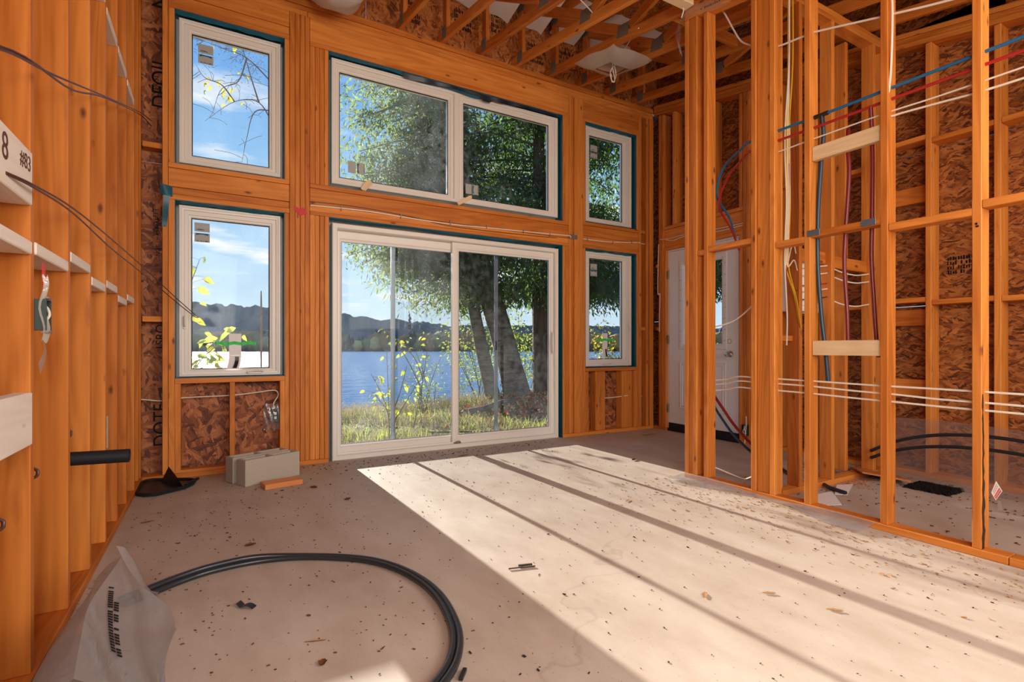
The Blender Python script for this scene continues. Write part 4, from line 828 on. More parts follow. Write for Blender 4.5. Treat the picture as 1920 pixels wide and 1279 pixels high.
# outlet box by the entry door
r = root('outlet_box', (4.75, 3.41, .15), 'dark outlet box with loose white wires right of the entry door', 'electrical box')
mb = MB(); ring(mb, (3.385, 3.45, .10, .21), (3.389, 3.446, .104, .206), [(0, 4.76), (0, 4.735), (1, 4.735), (1, 4.76)], 'x'); mb.box((4.752, 3.385, .10), (4.762, 3.45, .21)); mb.put('box', BOXM, r)
mb = MB(); mb.tube([(4.745, 3.42, .20), (4.725, 3.41, .17), (4.735, 3.40, .12), (4.73, 3.43, .14), (4.74, 3.41, .19)], .005, 6); mb.tube([(4.74, 3.40, .3), (4.735, 3.395, .22), (4.72, 3.40, .05), (4.70, 3.39, .02), (4.66, 3.36, .006)], .005, 6); mb.put('loose_wire', CABLE, r)
# things on the floor of the far room
mb = MB()
def gravel(a, b):
    e = min(a, 1-a, b, 1-b); return (4.285+.26*a+.012*RNG.uniform(-1, 1)*(e < .01), 1.545+.27*b+.012*RNG.uniform(-1, 1)*(e < .01), .003+(.012+.010*RNG.uniform())*(e > .01))
v, f = rough_sheet(30, 30, gravel); mb.add(v, f); o = mb.put('gravel_pit', DIRTB); tag(o, 'dark gravel filled drain cut-out in the far room floor', 'drain opening')
v, f = cbox((.40, .30, .012), .001); o = new('plywood_scrap', mesh('plywood_scrap', v, f, plain('plywood_face', (.50, .17, .045), .6, .3, var=.2, scale=12)), None, (4.43, 2.035, .035), (R(7), R(6), R(38))); tag(o, 'brown plywood scrap tilted on sawdust behind the partition', 'wood scrap')
cable('floor_pipe', [(4.04, 2.58, .014), (3.95, 2.47, .014), (3.87, 2.355, .014)], .013, BLACK, 'black pipe length on the floor behind the wide post', 'pipe', n=8)
cable('floor_pipe', [(3.80, 2.095, .02), (3.755, 2.03, .018), (3.72, 1.91, .016)], .014, BLACK, 'short black pipe offcut lying on the white paper', 'pipe', n=8)
for pts, lab in (([(3.93, 2.08), (4.05, 2.03), (3.72, 1.90), (3.66, 1.95)], 'white paper sheet under the black pipe offcut'), ([(3.50, 2.02), (3.72, 2.0), (3.46, 1.80), (3.32, 1.86)], 'white paper sheet on the floor just behind the partition plate')):
    mb = MB(); mb.slab(pts, .003, .006); tag(mb.put('paper_sheet', WHITEP), lab, 'paper')
for i, (zs, lab) in enumerate((((.20, .272, .35, .367, .405, .412, .408, .33), 'upper black pipe arcing in front of the hung plastic'), ((.17, .215, .26, .279, .31, .322, .324, .26), 'lower black pipe arcing in front of the hung plastic'))):
    top, drop = ((.413, .30), (.326, .24))[i]
    cable('coil_pipe', [(4.45, 1.36+.74*u, top-drop*.55*u*u-.05*max(0, u)**4) for u in np.linspace(-1.2, 1, 13)], .012, BLACK, lab, 'pipe', 'black coil pipes', 8)
mb = MB(); v, f = rough_sheet(40, 14, lambda a, b: (4.70-.16*(1-b)-.03*math.sin(8*a+3*b)*(1-b)-.01*math.sin(31*a), 2.08-2.0*a, .008+.44*b+.012*math.sin(9*a)*b)); mb.add(v, f); mb.sm = True
tag(mb.put('poly_curtain', CLEARF), 'clear poly sheet hung low on the far room wall', 'plastic sheet')
# inspection tag on the partition stud
mb = MB(); q = [(.991, .361), (1.009, .301), (.992, .268), (.968, .318)]
m2 = MB(); m2.slab(q, 0, .0015); v = [(3.262-z, x, y) for x, y, z in m2.v]; mb.add(v, m2.f); tg = tag(mb.put('warning_tag', WHITEP), 'white and red tag hanging on the split partition stud', 'tag')
def bil(s, t): 
    a, b, c, d_ = [np.array(p) for p in q]; return (1-s)*((1-t)*a+t*d_)+s*((1-t)*b+t*c)
mb = MB(); mb.quad(*[(3.2600, *bil(s, t)) for s, t in ((.08, .58), (.92, .58), (.92, .94), (.08, .94))]); rb = mb.put('red_panel', PRINTR, tg)
mb = MB()
for k in range(6):
    s = .14+.13*k; mb.quad(*[(3.2592, *bil(s_, t)) for s_, t in ((s, .66), (s+.05, .66), (s+.05, .86), (s, .86))])
mb.put('tag_lettering', WHITEP, rb)
mb = MB()
for j in range(2):
    for k in range(6): s = .14+.12*k; t = .16+.18*j; mb.quad(*[(3.2600, *bil(s_, t_)) for s_, t_ in ((s, t), (s+.06, t), (s+.06, t+.07), (s, t+.07))])
mb.put('tag_print', INK, tg)
mb = MB(); v, f = rough_sheet(4, 6, lambda a, b: (3.258, .985-.012*a+.008*b*math.sin(5*a), .275-.05*b)); mb.add(v, f); mb.put('torn_strip', CLEARF, tg)
# larger bits on the floor, one by one
def leaf_bit(name, loc, rz, L, Wd, m, label, cat, curl=.3):
    mb = MB(); 
    def fn(a, b):
        w = math.sin(math.pi*min(1, max(0, .06+.9*a)))**.7*(.8+.2*math.sin(14*a)); x = (a-.5)*L; y = (b-.5)*Wd*w
        return (x, y, .003+curl*L*((b-.5)**2*2*w+.5*(a-.5)**2))
    v, f = rough_sheet(7, 4, fn); n = len(v); mb.add(v+[(x, y, z+.0015) for x, y, z in v], f+[tuple(n+i for i in q[::-1]) for q in f])
    return tag(new(name, mesh(name, mb.v, mb.f, m), None, loc, (0, 0, rz)), label, cat)
for x, y, rz, L, w, m, nm, lab in (
    (.77, 3.50, .6, .05, .04, LEAFB, 'dry_leaf', 'curled brown leaf out from the concrete blocks'), (.62, 3.92, 2.2, .06, .045, LEAFB, 'dry_leaf', 'crumpled brown leaf right of the orange offcut'),
    (.163, 2.93, .2, .05, .04, LEAFB, 'dry_leaf', 'reddish dry leaf lying beyond the black pipe loop'), (.30, 1.72, 1.2, .035, .03, LEAFB, 'dry_leaf', 'broken leaf on the shaded floor inside the pipe loop'),
    (-.33, 3.62, .3, .06, .03, BARKC, 'wood_chip', 'tan wood chip near the left wall plate'), (2.02, 4.40, .2, .12, .035, BARKC, 'wood_chip', 'splintered tan chip on the sliding door threshold shadow'),
    (4.35, 4.38, .1, .22, .03, BARKC, 'wood_chip', 'long splinter in front of the corner by the entry door'), (3.25, 3.45, .4, .07, .04, LEAFB, 'dry_leaf', 'brown leaf on the floor before the entry door'),
    (2.35, 2.55, .5, .06, .02, BARKC, 'wood_chip', 'thin tan shaving in the sunlit strip near the partition'), (1.72, 1.42, .7, .05, .022, BARKC, 'wood_chip', 'small brown shaving in the middle sunlit strip'),
    (1.96, 1.30, 2.5, .05, .02, BARKC, 'wood_chip', 'pale shaving beside the second shadow line'), (.30, 1.86, 2.8, .07, .010, BARKC, 'wood_chip', 'curly thin shaving within the black pipe loop'),
    (2.05, 1.09, 2.3, .055, .02, BARKC, 'wood_chip', 'orange shaving near the third shadow line')):
    leaf_bit(nm, (x, y, 0), rz, L, w, m, lab, 'leaf' if 'leaf' in nm else 'wood chip', .3 if 'leaf' in nm else .06)
mb = MB(); v, f = rough_sheet(6, 2, lambda a, b: (.0+.055*a, .028*b, .004+.012*math.sin(3*a))); mb.add(v, f); v, f = rough_sheet(4, 2, lambda a, b: (-.025+.025*a, .004+.03*b+.012*(1-a), .005+.008*(1-a))); mb.add(v, f)
o = new('tape_scrap', mesh('tape_scrap', mb.v, mb.f, BLACK), None, (.085, 2.235, 0), (0, 0, R(-38))); tag(o, 'folded scrap of shiny black tape inside the pipe loop', 'tape')
mb = MB(); mb.box((-.03, 0, .003), (.035, .009, .010)); mb.box((-.08, -.016, .003), (.045, -.011, .007)); o = new('dark_splinter', mesh('dark_splinter', mb.v, mb.f, DKCHIP), None, (1.235, 2.02, 0), (0, 0, R(-16))); tag(o, 'dark split splinter in the first sunlit strip', 'wood chip')
mb = MB(); mb.box((-.02, 0, .002), (.03, .012, .012)); o = new('black_offcut', mesh('black_offcut', mb.v, mb.f, BLACK), None, (.66, 1.432, 0), (0, 0, R(50))); tag(o, 'tiny black plastic offcut at the near end of the pipe loop', 'plastic scrap')
# countless small shavings and crumbs
def chips(name, n, place, m, smin, smax, label):
    V = np.zeros((n*8, 3)); F = np.zeros((n*6, 4), int); base = np.array([(0, 1, 3, 2), (4, 6, 7, 5), (0, 4, 5, 1), (2, 3, 7, 6), (0, 2, 6, 4), (1, 5, 7, 3)])
    cb = np.array(cbox((1, 1, 1))[0])
    for i in range(n):
        x, y = place(); s = RNG.uniform(smin, smax)*(1 if RNG.random() > .1 else 1.7); a = RNG.uniform(0, 6.3); w = RNG.uniform(.25, .6)
        p = cb*np.array((s, s*w, min(.004, s*.25))); p[:, 2] += min(.004, s*.25)/2+.0008+p[:, 0]*RNG.uniform(0, .15)*(p[:, 0] > 0)
        V[i*8:i*8+8] = np.stack([x+p[:, 0]*math.cos(a)-p[:, 1]*math.sin(a), y+p[:, 0]*math.sin(a)+p[:, 1]*math.cos(a), p[:, 2]], 1); F[i*6:i*6+6] = base+i*8
    o = new(name, mesh(name, V, [tuple(q) for q in F], m)); return tag(o, label, 'debris', kind='stuff')
U = RNG.uniform
def anyw(): return U(-.4, 3.12), U(.7, 4.6)
def nearwall():
    x = U(.1, 3.1); return x, 4.66-abs(RNG.normal(0, .25))
def part_(): return 3.15-abs(RNG.normal(0, .32)), U(.7, 2.9)
def far(): return U(3.3, 4.7), U(.8, 2.6)
def leftf(): return U(-.42, .8), U(1.4, 4.2)
chips('dark_crumbs', 950, anyw, DKCHIP, .003, .008, 'dark crumbs and grit scattered over the concrete floor')
chips('dark_crumbs', 280, nearwall, DKCHIP, .005, .014, 'dark crumbs gathered before the sliding glass door')
chips('wood_shavings', 520, part_, BARKC, .004, .013, 'tan shavings strewn along the foot of the partition')
chips('wood_shavings', 260, leftf, LEAFB, .004, .011, 'brown shavings and leaf bits on the shaded left floor')
chips('wood_shavings', 320, far, LEAFB, .006, .018, 'brown shavings over the far room floor')
def saw(): return 4.15+RNG.normal(0, .14), 2.22+RNG.normal(0, .12)
chips('sawdust_heap', 500, saw, plain('orange_sawdust', (.55, .17, .05), .9, .1), .006, .018, 'orange sawdust heap below the plumbing wall')
def saw2(): return -.50+RNG.normal(0, .04), 2.15+abs(RNG.normal(0, .25))
chips('sawdust_heap', 300, saw2, BARKC, .006, .016, 'sawdust lying between the nearest left studs')

# ---------------------------------------------------------------- outside: shore, lake, far hills, trees
def hgt(x, y):
    x = np.asarray(x, float); y = np.asarray(y, float)
    h = np.interp(y, [-20, 4.8, 7, 9, 12, 16, 19, 21, 30], [-.3, -.24, -.29, -.34, -.55, -.92, -1.2, -1.42, -2.2])
    h = h+.34*np.exp(-(((x-5.5)/1.7)**2+((y-9.1)/1.3)**2))+.26*np.exp(-(((x-9)/2.5)**2+((y-8)/2.5)**2))
    return h+.03*np.sin(x*2.1+y)+.02*np.sin(x*4.7-y*3.1)+.012*np.sin(x*9.3+y*7.7)
def litter():
    m, g = mat('shore_ground'); v = g.add('ShaderNodeTexCoord').outputs['Object']
    a = g.noise(v, .9, 4, .6); b = g.noise(v, 9, 5, .7)
    c = g.ramp(b, [(.3, (.10, .075, .04)), (.5, (.24, .18, .10)), (.7, (.42, .34, .21))])
    c = g.mix(g.ramp(a, [(.45, (0,)*3), (.62, (.7,)*3)]), c, (.20, .21, .05))
    finish(g, c, .95, .1, b, .8, .03); return m
gx = np.concatenate([np.linspace(-30, -3, 18), np.linspace(-2.5, 14, 60), np.linspace(15, 45, 20)]); gy = np.concatenate([np.linspace(4.9, 14, 48), np.linspace(14.4, 24, 24)])
X_, Y_ = np.meshgrid(gx, gy); V = np.stack([X_, Y_, hgt(X_, Y_)], -1).reshape(-1, 3); nx = len(gx)
F = [(j*nx+i, j*nx+i+1, (j+1)*nx+i+1, (j+1)*nx+i) for j in range(len(gy)-1) for i in range(nx-1)]
o = len(V); xs2 = np.linspace(4.95, 45, 24); ys2 = np.linspace(-15, 4.9, 20); X2, Y2 = np.meshgrid(xs2, ys2); V2 = np.stack([X2, Y2, hgt(X2, Y2)], -1).reshape(-1, 3)
V = np.concatenate([V, V2]); F += [(o+j*24+i, o+j*24+i+1, o+(j+1)*24+i+1, o+(j+1)*24+i) for j in range(19) for i in range(23)]
SOIL = litter()
tag(new('ground', mesh('ground', V, F, SOIL, True)), 'sloping shore ground of dry grass and leaf litter outside', 'ground', kind='structure')
# lake
m, g = mat('lake_water'); v = g.add('ShaderNodeTexCoord').outputs['Object']
n1 = g.noise(g.map(v, (.55, 1.5, 1)), 1.6, 4, .6); n2 = g.noise(g.map(v, (.12, .30, 1)), 1.4, 3, .6)
hh = g.math('ADD', g.math('MULTIPLY', n1, .5), n2)
b = finish(g, (.03, .15, .34), .22, .4, hh, 1., .45); LAKE = m
mb = MB(); mb.quad((-500, 18, -1.3), (900, 18, -1.3), (900, 900, -1.3), (-500, 900, -1.3)); tag(mb.put('lake', LAKE), 'wide rippled blue lake beyond the shore', 'lake', kind='structure')
# far hills
def foli(name, c, tc, var=.5, scale=3., sss=.5):
    m, g = mat(name); v = g.add('ShaderNodeTexCoord').outputs['Object']; f = g.noise(v, scale, 3, .6); k = g.math('MULTIPLY_ADD', f, 2*var, 1-var); kk = g.comb(k, k, k)
    df = g.add('ShaderNodeBsdfDiffuse', i_Color=g.mix(1., c, kk, 'MULTIPLY')); tl = g.add('ShaderNodeBsdfTranslucent', i_Color=g.mix(1., tc, kk, 'MULTIPLY'))
    gl = g.add('ShaderNodeBsdfGlossy', i_Roughness=.4); 
    x = g.add('ShaderNodeMixShader'); x.inputs[0].default_value = sss; g.nt.links.new(df.outputs[0], x.inputs[1]); g.nt.links.new(tl.outputs[0], x.inputs[2])
    y = g.add('ShaderNodeMixShader'); y.inputs[0].default_value = .04; g.nt.links.new(x.outputs[0], y.inputs[1]); g.nt.links.new(gl.outputs[0], y.inputs[2])
    o = g.add('ShaderNodeOutputMaterial'); g.nt.links.new(y.outputs[0], o.inputs[0]); return m
HILL = plain('far_forest', (.125, .15, .145), .95, .05, var=.55, scale=.22)  # base colour lightened to suggest haze over the distance
d0 = np.array((math.sin(R(30)), math.cos(R(30)))); r0 = np.array((math.cos(R(30)), -math.sin(R(30))))
cols = np.linspace(-1.3, 1.5, 520); Vh = []; Fh = []; rg = np.random.default_rng(3)
crest = np.interp(cols, [-1.3, -.62, -.47, -.33, -.11, .3, 1.5], [40, 36, 34, 27, 20, 17, 22])
bump = np.convolve(rg.normal(0, 1, 540), np.ones(5)/5, 'same')[:520]*2.2+np.abs(rg.normal(0, .7, 520))
for i, (t, c) in enumerate(zip(cols, crest)):
    for k, (z, h) in enumerate(((395, -1.5), (402, .34), (424, .78), (440, 1.), (560, .5))):
        p = z*(d0+t*r0); zz = -1.5 if k == 0 else c*z/400*h-1.5+bump[i]*(1 if k == 3 else .6)
        Vh.append((p[0], p[1], zz))
for i in range(519):
    for k in range(4): Fh.append((i*5+k, (i+1)*5+k, (i+1)*5+k+1, i*5+k+1))
tag(new('hill', mesh('hill', Vh, Fh, HILL)), 'long forested hill on the far shore of the lake', 'hill', kind='structure')
ico = bmesh.new(); bmesh.ops.create_icosphere(ico, subdivisions=2, radius=1); IV = np.array([v.co for v in ico.verts]); IF = np.array([[v.index for v in f.verts] for f in ico.faces]); ico.free()
def forest(name, n, m, label, lo, hi, conical, seed):
    r = np.random.default_rng(seed); A_ = []; B_ = []
    for i in range(n):
        t = r.uniform(-.75, .6); z = r.uniform(388, 406); p = z*(d0+t*r0); H = r.uniform(lo, hi); w = H*(.22 if conical else r.uniform(.34, .55))
        q = IV*(1+.22*np.sin(IV*r.uniform(4, 7)+r.uniform(0, 6, 3)).sum(1, keepdims=True)*.5)
        if conical: tt = (q[:, 2:3]+1)/2; q = np.concatenate([q[:, :2]*(1.25-tt), q[:, 2:3]], 1)
        A_.append(q*(w, w, H/2)+(p[0], p[1], -1.3+H*.48)); B_.append(IF+i*len(IV))
    o = new(name, mesh(name, np.concatenate(A_), np.concatenate(B_).tolist(), m, True)); return tag(o, label, 'forest', kind='stuff')
forest('forest', 130, plain('far_conifer', (.06, .085, .075), .95, .05, var=.4, scale=.4), 'dark conifers packed along the far lake shore', 9, 19, True, 1)
forest('forest', 130, plain('far_olive', (.24, .24, .11), .95, .05, var=.4, scale=.4), 'olive green broadleaf trees along the far lake shore', 9, 17, False, 2)
forest('forest', 110, plain('far_rust', (.44, .24, .11), .95, .05, var=.4, scale=.4), 'rusty autumn trees along the far lake shore', 9, 16, False, 4)
forest('forest', 70, plain('far_gold', (.50, .42, .14), .95, .05, var=.4, scale=.4), 'golden autumn trees along the far lake shore', 6, 12, False, 5)
p = 385*(d0+((768-960)/970)*r0); r = root('pine_tree', (p[0], p[1], -1.3), 'tall dark pine standing alone on the far shore', 'tree')
mb = MB(); mb.tube([(p[0], p[1], -1.3), (p[0], p[1], 27)], [.5, .15], 6, False); mb.put('trunk', plain('pine_bark', (.06, .045, .035), .9, .1), r)
A_ = []; B_ = []; rp = np.random.default_rng(9)
for i in range(26): zz = 6+i*.8; w = 5.0*(1-(zz/32))*rp.uniform(.6, 1.2); a = rp.uniform(0, 6.3); q = IV*(w*.62, w*.62, .9)+(p[0]+math.cos(a)*w*.5, p[1]+math.sin(a)*w*.5, zz); A_.append(q); B_.append(IF+i*len(IV))
o = new('foliage', mesh('foliage', np.concatenate(A_), np.concatenate(B_).tolist(), HILL, True), r); o['kind'] = 'stuff'

def fast(name, V, F, m, parent=None):
    """big mesh of quads by arrays"""
    me = bpy.data.meshes.new(name); V = np.asarray(V, np.float32); F = np.asarray(F, np.int32); k = F.shape[1]
    me.vertices.add(len(V)); me.vertices.foreach_set('co', V.ravel()); me.loops.add(F.size); me.loops.foreach_set('vertex_index', F.ravel())
    me.polygons.add(len(F)); me.polygons.foreach_set('loop_start', np.arange(0, F.size, k, dtype=np.int32)); me.update(calc_edges=True); me.materials.append(m)
    return new(name, me, parent)
def leafcloud(name, P, L, Wd, m, parent, droop=.6, per=6, seed=1, spread=.12):
    """per leaflets round each point of P: narrow bent quads that hang by droop"""
    r = np.random.default_rng(seed); n = len(P); c = np.repeat(P, per, 0)+r.normal(0, spread, (n*per, 3))
    az = np.repeat(r.uniform(0, 6.28, n), per)+r.normal(0, .5, n*per); tilt = -droop+r.normal(0, .45, n*per)
    dv = np.stack([np.cos(az)*np.cos(tilt), np.sin(az)*np.cos(tilt), np.sin(tilt)], 1); ro = r.normal(0, 1, (n*per, 3)); s = np.cross(dv, ro); s /= np.linalg.norm(s, axis=1, keepdims=True)+1e-9
    l = L*r.uniform(.6, 1.3, (n*per, 1)); w = Wd*r.uniform(.6, 1.3, (n*per, 1)); nn = np.cross(dv, s)
    a = c; b = c+dv*l*.5+s*w*.5+nn*l*.06; e = c+dv*l; f = c+dv*l*.5-s*w*.5+nn*l*.06
    V = np.stack([a, b, e, f], 1).reshape(-1, 3); F = np.arange(n*per*4).reshape(-1, 4); o = fast(name, V, F, m, parent); o['kind'] = 'stuff'; return o
CEDAR = foli('cedar_foliage', (.035, .075, .018), (.16, .27, .045), .55, 2.2); CEDARL = foli('light_cedar_foliage', (.09, .14, .05), (.30, .38, .12), .5, 2.0)
GOLDF = foli('gold_foliage', (.30, .24, .025), (.62, .52, .04), .45, 5); GREENF = foli('fresh_green_foliage', (.13, .20, .03), (.42, .50, .06), .4, 4)
YLEAF = foli('yellow_leaf', (.42, .36, .04), (.66, .60, .06), .25, 30); GLEAF = foli('green_yellow_leaf', (.24, .32, .05), (.55, .62, .08), .3, 30)
GRASSD = foli('dry_grass', (.42, .34, .17), (.40, .32, .14), .45, 2.5, .3); GRASSG = foli('green_grass', (.22, .28, .05), (.40, .46, .08), .4, 3)
TWIG = plain('twig_bark', (.16, .12, .09), .9, .1)
def bark(name, lo, hi, axis_scale, bump):
    m, g = mat(name); v = g.add('ShaderNodeTexCoord').outputs['Object']; a = g.noise(g.map(v, axis_scale), 1, 5, .7); b = g.noise(v, 3, 3)
    finish(g, g.mix(g.math('MULTIPLY', b, .6), g.ramp(a, [(.35, lo), (.6, hi)]), lo), .9, .1, a, .9, bump); return m
CBARK = bark('cedar_bark', (.07, .05, .036), (.20, .15, .11), (16, 16, 1.6), .03); BBARK = bark('birch_bark', (.06, .055, .045), (.30, .275, .235), (4, 4, 12), .02)
def limbs(trunk, targets, mt, parent, r0_=.035):
    pts = []
    for i, (s, e) in enumerate(zip(trunk, targets)):
        s = np.array(s); e = np.array(e); mid = (s+e)/2+np.array((0, 0, .18*np.linalg.norm(e-s)*.5))
        mb = MB(); mb.tube([tuple(s), tuple(mid), tuple(e)], [r0_, r0_*.6, .006], 5); mb.put('limb', mt, parent)
        t = RNG.uniform(.25, 1.05, 60)[:, None]; q = (1-t)**2*s+2*t*(1-t)*mid+t*t*e; pts.append(q+RNG.normal(0, .20, q.shape)*np.array((1, 1, .6)))
    return np.concatenate(pts)
# leaning birch with two stems, then the straight cedars
bt = root('birch_tree', (5.35, 9.1, -.1), 'leaning grey birch with two stems behind the sliding door', 'tree')
mb = MB(); mb.tube([(5.42, 9.1, -.25), (5.36, 9.1, .05), (5.22, 9.1, .60), (4.92, 9.1, 1.55), (4.64, 9.1, 2.35), (4.36, 9.15, 3.2), (4.1, 9.2, 4.6), (3.8, 9.3, 6.4)], [.40, .30, .25, .23, .21, .19, .15, .10], 14); mb.put('trunk', BBARK, bt)
mb = MB(); mb.tube([(4.98, 9.3, -.2), (4.82, 9.3, .4), (4.62, 9.3, 1.2), (4.45, 9.3, 2.0), (4.26, 9.3, 2.8), (4.0, 9.4, 4.2)], [.17, .145, .13, .115, .10, .07], 12); mb.put('trunk', BBARK, bt)
def zmin(x): return np.interp(x, [1.6, 2.0, 2.5, 3.0, 3.5, 4.2, 6, 11], [3.2, 2.85, 2.3, 1.9, 1.75, 1.8, 2.0, 2.2])
tg = []; ss = []
for i in range(96):
    x = RNG.uniform(2.0, 4.5); z = zmin(x)+.1+(6.6-zmin(x))*RNG.random()**1.35; tg.append((x, RNG.uniform(8.3, 10.4), z)); h = min(6.2, z+RNG.uniform(0, .9)); ss.append((np.interp(h, [2.35, 3.2, 4.6, 6.4], [4.72, 4.45, 4.1, 3.8]), 9.2, h))
Pb = limbs(ss, tg, TWIG, bt, .022); Pb = Pb[Pb[:, 2] > zmin(Pb[:, 0])]
leafcloud('foliage', Pb, .13, .035, CEDARL, bt, .7, 7, 4)
for i, (x, y, rad, lab, n, xl) in enumerate(((5.92, 9.0, .185, 'straight cedar trunk behind the right end of the sliding door', 70, (3.4, 8.2)), (7.55, 9.9, .15, 'darker cedar behind the narrow corner windows', 54, (6.2, 10.0)), (8.6, 7.2, .17, 'cedar beside the house outside the entry door', 50, (6.9, 11.0)))):
    ct = root('cedar_tree', (x, y, -.2), lab, 'tree', 'cedars by the house')
    mb = MB(); z0 = float(hgt(x, y)); mb.tube([(x, y, z0-.1), (x-.01, y, z0+.25), (x-.04, y, 2.0), (x-.08, y, 4), (x-.1, y, 8)], [rad*1.35, rad*1.05, rad*.95, rad*.8, rad*.3], 14); mb.put('trunk', CBARK, ct)
    tg = []; ss = []
    for k in range(n):
        zt = RNG.uniform(2.0, 7.6); xx = RNG.uniform(*xl); yy = y+RNG.uniform(-1.3, 1.8) if i < 2 else y+RNG.uniform(-2.2, 2.0)
        ze = max(float(zmin(xx))+.05, zt-RNG.uniform(.1, .9)); tg.append((xx, yy, ze)); ss.append((x-.04, y, min(7.8, ze+RNG.uniform(.2, .9))))
    Pc = limbs(ss, tg, TWIG, ct, .028); Pc = Pc[(Pc[:, 2] > zmin(Pc[:, 0])-.1*(i > 0))]
    leafcloud('foliage', Pc, .14, .04, CEDAR, ct, .8, 9, 10+i)
# shrubs
def shrub(name, c, rad, n, m, L, lab, seed, stems=5, base=None):
    r = root(name, (c[0], c[1], float(hgt(c[0], c[1]))), lab, 'shrub'); z0 = float(hgt(c[0], c[1])); P = []
    rr_ = np.random.default_rng(seed)
    for k in range(stems):
        e = np.array(c)+rr_.uniform(-1, 1, 3)*np.array(rad)*.9; s = np.array((c[0]+rr_.uniform(-.15, .15), c[1]+rr_.uniform(-.15, .15), z0-.03)); mid = (s*.45+e*.55)+np.array((0, 0, .1))
        mb = MB(); mb.tube([tuple(s), tuple(mid), tuple(e)], [.012, .008, .003], 5); mb.put('stem', TWIG, r)
        t = rr_.uniform(.3, 1, n//stems)[:, None]; q = (1-t)**2*s+2*t*(1-t)*mid+t*t*e; P.append(q+rr_.normal(0, .16, q.shape)*np.array(rad)/.6)
    leafcloud('foliage', np.concatenate(P), L, L*.55, m, r, .35, 4, seed, .07); return r
shrub('shrub', (5.6, 11.2, 1.75), (.9, .6, .75), 420, GREENF, .075, 'yellow green shrub behind the birch and cedar trunks', 21, 9)
shrub('shrub', (6.7, 11.0, 1.4), (.7, .6, .9), 320, GREENF, .075, 'fresh green shrub right of the straight cedar trunk', 22, 7)
shrub('shrub', (4.1, 10.9, .55), (.55, .4, .6), 110, GREENF, .06, 'thin yellowing shrub left of the leaning birch', 23, 7)
shrub('shrub', (7.5, 8.4, .85), (.75, .5, .8), 520, GOLDF, .07, 'golden shrub outside the corner casement window', 24, 9)
shrub('shrub', (8.2, 7.6, 1.3), (.7, .7, .8), 420, GREENF, .07, 'green yellow bush seen through the entry door glass', 25, 9)
shrub('shrub', (7.4, 6.0, .7), (.8, .8, .7), 420, GOLDF, .065, 'low golden bush close outside the entry door', 26, 9)
shrub('shrub', (3.6, 9.9, .3), (.2, .3, .35), 28, GREENF, .06, 'sparse twiggy bush at the right edge of the fixed door panel', 27, 6)
# saplings with separate leaves
def leafmesh(nm, L, m):
    v = [(0, 0, 0), (L*.3, L*.24, .01), (L*.65, L*.22, 0), (L, 0, -.02), (L*.65, -L*.22, 0), (L*.3, -L*.24, .01), (L*.5, 0, .012)]
    return mesh(nm, v, [(0, 6, 1), (1, 6, 2), (2, 6, 3), (3, 6, 4), (4, 6, 5), (5, 6, 0)], m, True)
LM = [leafmesh('leaf', .085, YLEAF), leafmesh('leaf', .075, GLEAF), leafmesh('leaf', .095, GLEAF)]
def sapling(name, loc, stems, n, lab, seed, sc=1., cat='sapling'):
    rr_ = random.Random(seed); r = root(name, loc, lab, cat)
    for st in stems: mb = MB(); mb.tube(st, [.008, .006, .003], 6); mb.put('stem', TWIG, r)
    for i in range(n):
        st = spline(stems[i % len(stems)], 6); p = st[int(len(st)*rr_.uniform(.3, .999))]; az = rr_.uniform(0, 6.28); L = rr_.uniform(.03, .13)*sc
        q = p+Vector((math.cos(az)*L, math.sin(az)*L*.7, rr_.uniform(-.02, .05)))
        mb = MB(); mb.tube([p, (p+q)/2+Vector((0, 0, .008)), q], .0018, 4); mb.put('twig', TWIG, r)
        new('leaf', LM[rr_.choice((0, 0, 1, 1, 2))], r, q, (rr_.uniform(-1.5, 1.5), rr_.uniform(-.2, 1.0), az), (sc*rr_.uniform(.8, 1.4),)*3)
    return r
sapling('sapling', (2.1, 7.0, -.28), [[(2.1, 7, -.3), (2.08, 7, .35), (2.06, 7, .95)], [(2.1, 7, .0), (2.0, 7, .35), (1.84, 7, .66)], [(2.1, 7, .0), (2.25, 7, .4), (2.36, 7.05, .75)], [(2.1, 7, -.1), (2.3, 7.0, .2), (2.52, 7.0, .55)], [(2.1, 7, .1), (1.98, 6.95, .25), (1.85, 6.95, .42)]], 66, 'leafy yellow green sapling before the lake behind the sliding door', 3)
sapling('sapling', (2.75, 7.9, -.3), [[(2.75, 7.9, -.3), (2.95, 8.0, .5), (3.05, 8.0, 1.15)], [(2.95, 8.0, .5), (2.8, 8.0, .85), (2.55, 8.0, 1.10)], [(2.9, 8.0, .4), (2.6, 7.9, .9), (2.3, 7.9, 1.28)]], 36, 'taller sapling arching across the middle of the sliding door', 5)
sapling('shrub_branch', (-.35, 6.5, -.28), [[(-.35, 6.5, -.3), (-.3, 6.5, .6), (-.16, 6.5, 1.45)], [(-.3, 6.5, .5), (-.15, 6.5, .85), (.05, 6.5, 1.07)], [(-.3, 6.5, .6), (.0, 6.5, 1.0), (.36, 6.5, 1.18)], [(-.32, 6.5, .7), (-.28, 6.5, 1.4), (-.13, 6.5, 1.95)], [(-.3, 6.5, .4), (-.2, 6.45, .7), (.0, 6.4, .86)]], 84, 'yellow green leafy shrub at the left edge of the casement window', 8, 1.35, 'shrub')
mb = MB(); mb.tube([(.475, 6.5, -.3), (.472, 6.5, .5), (.47, 6.5, 1.0), (.47, 6.5, 1.25), (.47, 6.5, 1.65)], [.006, .008, .008, .016, .014, .006], 8); tag(mb.put('dry_stalk', TWIG), 'dark dry flower stalk standing before the hill outside the casement', 'dry plant')
